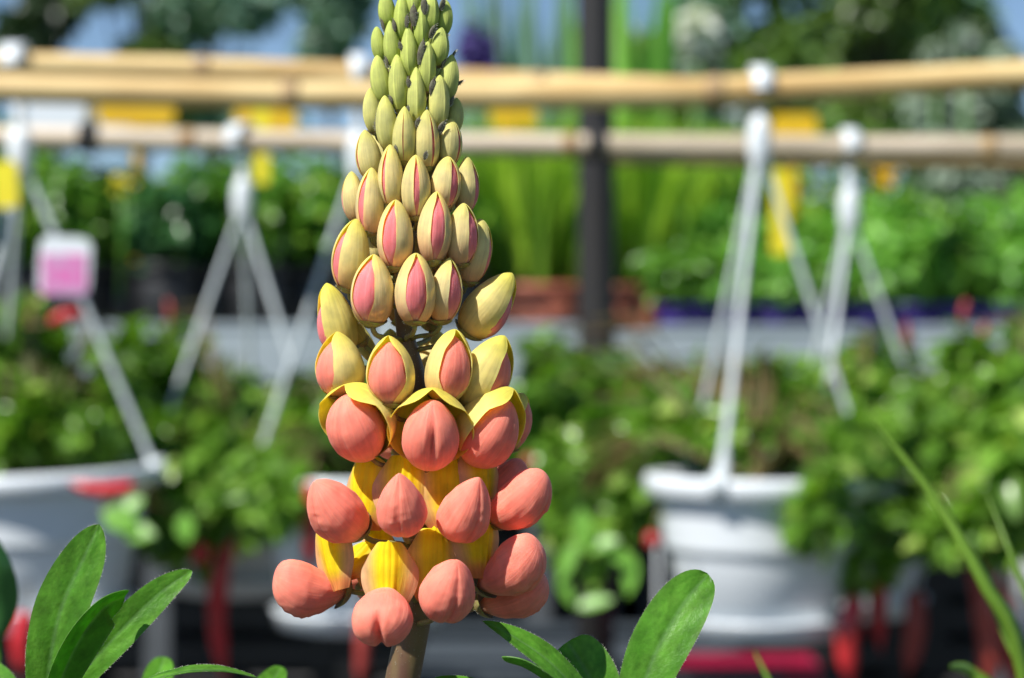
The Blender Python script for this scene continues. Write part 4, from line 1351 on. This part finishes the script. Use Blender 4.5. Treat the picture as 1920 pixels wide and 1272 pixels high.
F(dict(c=(718, 1150), w=110, h=88, L=122, phi=-6, e=-42, p=.72, q=.40, notch=.13, groove=.035, belly=-.04, R=200), dict(c=(727, 1084), w=106, h=128, phi=-5, R=160, tilt=92))
F(dict(c=(840, 1108), w=100, h=104, L=136, phi=22, e=48, roll=3, q=.68, R=190), dict(c=(815, 1062), w=104, h=138, phi=14, R=130, sx=.28, lean=2))
F(dict(c=(956, 1070), w=88, h=100, L=154, phi=60, e=34, roll=0, q=.42, p=.8, groove=.05), dict(c=(904, 1010), w=104, h=146, phi=32, R=100, sx=.25, lean=4, strip=.32))
F(dict(c=(962, 1120), w=88, h=86, L=144, phi=80, e=24, q=.42, p=.8, R=60), None)
# the side turned away from the camera
for (y, n_, st) in [(290, 4, 0), (370, 4, 0), (460, 4, 1), (550, 3, 1), (690, 2, 2)]:
    for i in range(n_):
        ph = 180 + (i - (n_ - 1) / 2) * 38
        rr = ring_r(y) * .9
        w_ = {0: 46, 1: 60, 2: 76}[st]
        yy = y + rnd.uniform(-14, 14)
        B(axis_x(y) + math.sin(R(ph)) * rr, yy, w_, w_ * 1.95, ph, {0: 10, 1: 26, 2: 48}[st], {0: .2, 1: 0, 2: 0}[st], yl=.3, R_=rr)
for (y, n_) in [(140, 3), (60, 3)]:
    for i in range(n_):
        ph = 180 + (i - 1) * 45; rr = ring_r(y) * .9
        G(axis_x(y) + math.sin(R(ph)) * rr, y + i * 9, 32, 84, ph, g=.9, R_=rr)
for (cx, cy, ph) in [(735, 810, 215), (860, 940, 160), (700, 1080, 205), (850, 1090, 150)]:
    F(dict(c=(cx, cy), w=88, h=92, L=132, phi=ph, e=45), dict(c=(cx, cy - 30), w=96, h=122, phi=ph, R=60))

# ---- the hairy bracts between the young buds
def bract(x0, y0, x1, y1, w, phi, R_=None):
    rr = (ring_r((y0 + y1) / 2) if R_ is None else R_) + 16
    d = D0 - rr * PX * math.cos(R(phi))
    p0, p1 = P(x0, y0, d), P(x1, y1, d - .0006)
    a = (p1 - p0); L = a.length; a.normalize()
    s = a.cross(Vector((math.sin(R(phi)), -math.cos(R(phi)), 0))).normalized(); n = s.cross(a)
    mb = MB(); rows = []
    for i in range(11):
        t = i / 10
        ww = w * PX * .5 * (math.sin(math.pi * min(1, t * .85 + .12)) ** .9) * (1 - .9 * sstep(.75, 1, t))
        rows.append([p0 + a * L * t + s * ww * math.sin(th) + n * ww * .45 * math.cos(th) for th in [2 * math.pi * j / 10 for j in range(10)]])
    mb.grid(rows, closed=True)
    mb.mi = 1
    for _ in range(70):
        t = rnd.random(); sgn = rnd.uniform(-1, 1)
        q0 = p0 + a * L * t + s * w * PX * .45 * sgn * math.sin(math.pi * min(1, t * .85 + .12)) + n * w * PX * .15
        dd = (s * sgn + n * .8 + a * rnd.uniform(.1, .9)).normalized()
        tt = a * .00003
        mb.add([q0 - tt, q0 + tt, q0 + dd * rnd.uniform(.0003, .0007)], [(0, 1, 2)])
    mb.build('bract', [M['bract'], M['hair']], lupin, LO)

for b_ in [(776, 50, 775, 5, 16, 0), (722, 62, 713, 32, 9, -50), (806, 72, 818, 44, 13, 30), (832, 72, 842, 64, 8, 60),
           (786, 122, 795, 70, 15, 10), (753, 95, 748, 76, 8, -15), (737, 140, 731, 122, 8, -30), (768, 165, 764, 144, 10, -5),
           (810, 182, 814, 144, 16, 28), (850, 164, 871, 149, 11, 70), (842, 200, 852, 178, 11, 60), (780, 240, 787, 218, 10, 8),
           (704, 246, 713, 192, 13, -45), (820, 254, 836, 224, 14, 32), (694, 254, 689, 243, 7, -60), (826, 20, 834, -6, 14, 50),
           (796, 28, 795, -8, 14, 12), (741, 60, 737, 34, 9, -30), (762, 52, 764, 26, 9, -8), (728, 128, 722, 104, 9, -48), (828, 128, 836, 106, 10, 55),
           (762, 218, 766, 196, 9, -10), (712, 176, 704, 156, 9, -60), (735, 196, 731, 178, 9, -35), (846, 110, 856, 92, 9, 70), (744, 290, 741, 270, 9, -22), (796, 300, 800, 282, 9, 12)]:
    bract(*b_)

# ================================================================== leaves of the lupin
def leaflet(parent, pts, W, tiltn, fold=.18, wave=.03, col=(.09, .27, .02), col2=(.16, .38, .04), hairs=True, p=.9, q=.62, name='leaflet', seed=0, asym=1.0):
    """pts: centre line as (x, y, d) photo pixels; W: widest width in px; tiltn: normal of the blade"""
    ctrl = [P(*c) for c in pts]
    N_, Mm = 36, 16
    line = []
    for i in range(N_ + 1):
        t = i / N_ * (len(ctrl) - 1)
        k = min(int(t), len(ctrl) - 2); f = t - k
        p0 = ctrl[max(k - 1, 0)]; p1 = ctrl[k]; p2 = ctrl[k + 1]; p3 = ctrl[min(k + 2, len(ctrl) - 1)]
        line.append(.5 * ((2 * p1) + (p2 - p0) * f + (2 * p0 - 5 * p1 + 4 * p2 - p3) * f * f + (3 * p1 - p0 - 3 * p2 + p3) * f ** 3))
    tn = Vector(tiltn).normalized()
    front, back, cols, mids = [], [], [], []
    hw = W * PX / 2
    for i, c in enumerate(line):
        v = i / N_
        t = (line[min(i + 1, N_)] - line[max(i - 1, 0)]).normalized()
        s = t.cross(tn).normalized(); n = s.cross(t)
        wv = hw * rprof(min(1, v * .997 + .002), p, q)
        r1, r2, cc = [], [], []
        for j in range(Mm + 1):
            u = -1 + 2 * j / Mm
            lift = fold * wv * abs(u) ** 1.2 - .035 * wv * math.exp(-(u / .07) ** 2) + wave * hw * math.sin(v * 9 + seed + (2 if u > 0 else 0)) * abs(u) ** 2
            lift += .02 * hw * math.sin((v * 26 - abs(u) * 5)) * (abs(u) * (1 - abs(u))) * 3
            pt = c + s * wv * u * (asym if u > 0 else 1) + n * lift
            r1.append(pt); r2.append(pt - n * .00022)
            k = math.exp(-(u / .07) ** 2)
            vein = max(0, math.sin((v * 30 - abs(u) * 6.0))) ** 8 * .22
            cl = lerp(col, col2, .35 + .6 * noise.noise(Vector((u * 2, v * 5, seed))) + .5 * noise.noise(Vector((u * 9, v * 24, seed))) + vein)
            cl = lerp(cl, (.16, .32, .09), k * .75)
            cl = lerp(cl, (.20, .30, .10), sstep(.95, 1.0, abs(u)) * .3)
            cc.append(cl)
        front.append(r1); back.append(r2); cols.append(cc)
    mb = MB()
    mb.grid(front, cols); mb.grid(back, cols, flip=True)
    for side in (0, -1):
        mb.grid([[r[side] for r in front], [r[side] for r in back]], [[c[side] for c in cols]] * 2)
    if hairs:
        mb.mi = 1
        for side in (0, -1):
            for _ in range(160):
                f = rnd.uniform(.03, .995) * N_; k = int(f); fr = f - k
                k2 = min(k + 1, N_)
                p0 = front[k][side].lerp(front[k2][side], fr)
                outd = (front[k][side] - line[k]).normalized()
                t = (line[k2] - line[max(k - 1, 0)]).normalized()
                d = (outd + t * rnd.uniform(.1, 1.1) + Vector((rnd.uniform(-.4, .4), rnd.uniform(-.4, .4), rnd.uniform(-.4, .4)))).normalized()
                w_ = t * .00003
                mb.add([p0 - w_, p0 + w_, p0 + d * rnd.uniform(.0002, .0006)], [(0, 1, 2)])
    mb.build(name, [M['leaflet'], M['hair']], parent, LO)


def leaf_part(hub, d, reach, label=None):
    """petiole running from the lupin's stem down low up to the hub of a palmate leaf"""
    h = P(hub[0], hub[1], d)
    foot = P(axis_x(reach), reach, D0)
    mb = MB(); pts = []
    for i in range(13):
        t = i / 12
        pts.append(foot.lerp(h, t) + Vector((0, 0, -.012 * math.sin(math.pi * t))))
    mb.tube(pts, .0013, 8)
    o = mb.build('leaf', M['stem'], lupin, LO)
    if label: o['label'] = label
    return o


lf = leaf_part((95, 1390), .572, 2000, 'palmate leaf whose three upright leaflets reach into view at lower left')
leaflet(lf, [(95, 1390, .572), (88, 1290, .571), (112, 1150, .573), (160, 1040, .577), (186, 983, .580)], 100, (.25, -1, .25), fold=.10, seed=1, p=.95, q=.92)
leaflet(lf, [(95, 1390, .572), (66, 1290, .578), (60, 1215, .584), (78, 1150, .588)], 26, (-.9, -.8, .3), fold=.4, seed=7)
leaflet(lf, [(95, 1390, .566), (110, 1290, .562), (150, 1200, .559), (196, 1140, .560), (234, 1120, .566)], 84, (.42, -.62, -.55), fold=.30, col=(.08, .27, .015), col2=(.12, .34, .025), seed=2, p=.7, q=.45)
leaflet(lf, [(95, 1390, .572), (140, 1284, .570), (220, 1190, .570), (300, 1112, .573), (360, 1070, .577)], 66, (.5, -.75, .55), fold=.22, seed=3, p=.9, q=.8)
leaflet(lf, [(95, 1390, .572), (20, 1330, .600), (0, 1275, .63), (-30, 1240, .65)], 60, (.2, -.6, .8), seed=4)
lf = leaf_part((1125, 1400), .566, 2050, 'palmate leaf with one broad upright leaflet right of the flower stem')
leaflet(lf, [(1125, 1400, .566), (1186, 1330, .564), (1232, 1220, .566), (1284, 1130, .570), (1328, 1077, .574)], 110, (-.10, -1, .25), fold=.12, seed=5, p=.9, q=.64)
leaflet(lf, [(1125, 1400, .566), (1100, 1320, .560), (1035, 1245, .557), (965, 1195, .557), (905, 1164, .558)], 66, (.2, -.62, .9), fold=.15, seed=6, p=.8, q=.95)
leaflet(lf, [(1125, 1400, .560), (1085, 1330, .550), (1035, 1272, .546), (985, 1240, .545), (941, 1233, .546)], 40, (-.3, -.35, -.7), fold=.3, seed=8, col=(.10, .29, .03), col2=(.14, .36, .04), q=.45)
leaflet(lf, [(1125, 1400, .566), (1130, 1340, .570), (1105, 1270, .572), (1064, 1204, .575)], 106, (-.25, -1, .6), fold=.12, seed=9, p=.8, q=.36)
leaflet(lf, [(1125, 1400, .566), (1010, 1340, .560), (900, 1284, .556), (815, 1272, .556)], 30, (0, -.35, 1), seed=10)
lf = leaf_part((330, 1420), .59, 2150, 'low palmate leaf arching at the bottom edge between the left leaf and the stem')
leaflet(lf, [(330, 1420, .58), (260, 1300, .562), (330, 1262, .556), (410, 1256, .556), (480, 1270, .560)], 34, (0, -.25, 1), fold=.2, seed=11, col=(.06, .19, .02))
leaflet(lf, [(330, 1420, .60), (290, 1330, .66), (296, 1275, .68), (308, 1232, .69)], 70, (0, -1, .5), seed=12, hairs=False)
leaflet(lf, [(330, 1420, .60), (450, 1340, .65), (500, 1290, .66), (528, 1250, .67)], 62, (0, -1, .6), seed=13, hairs=False)
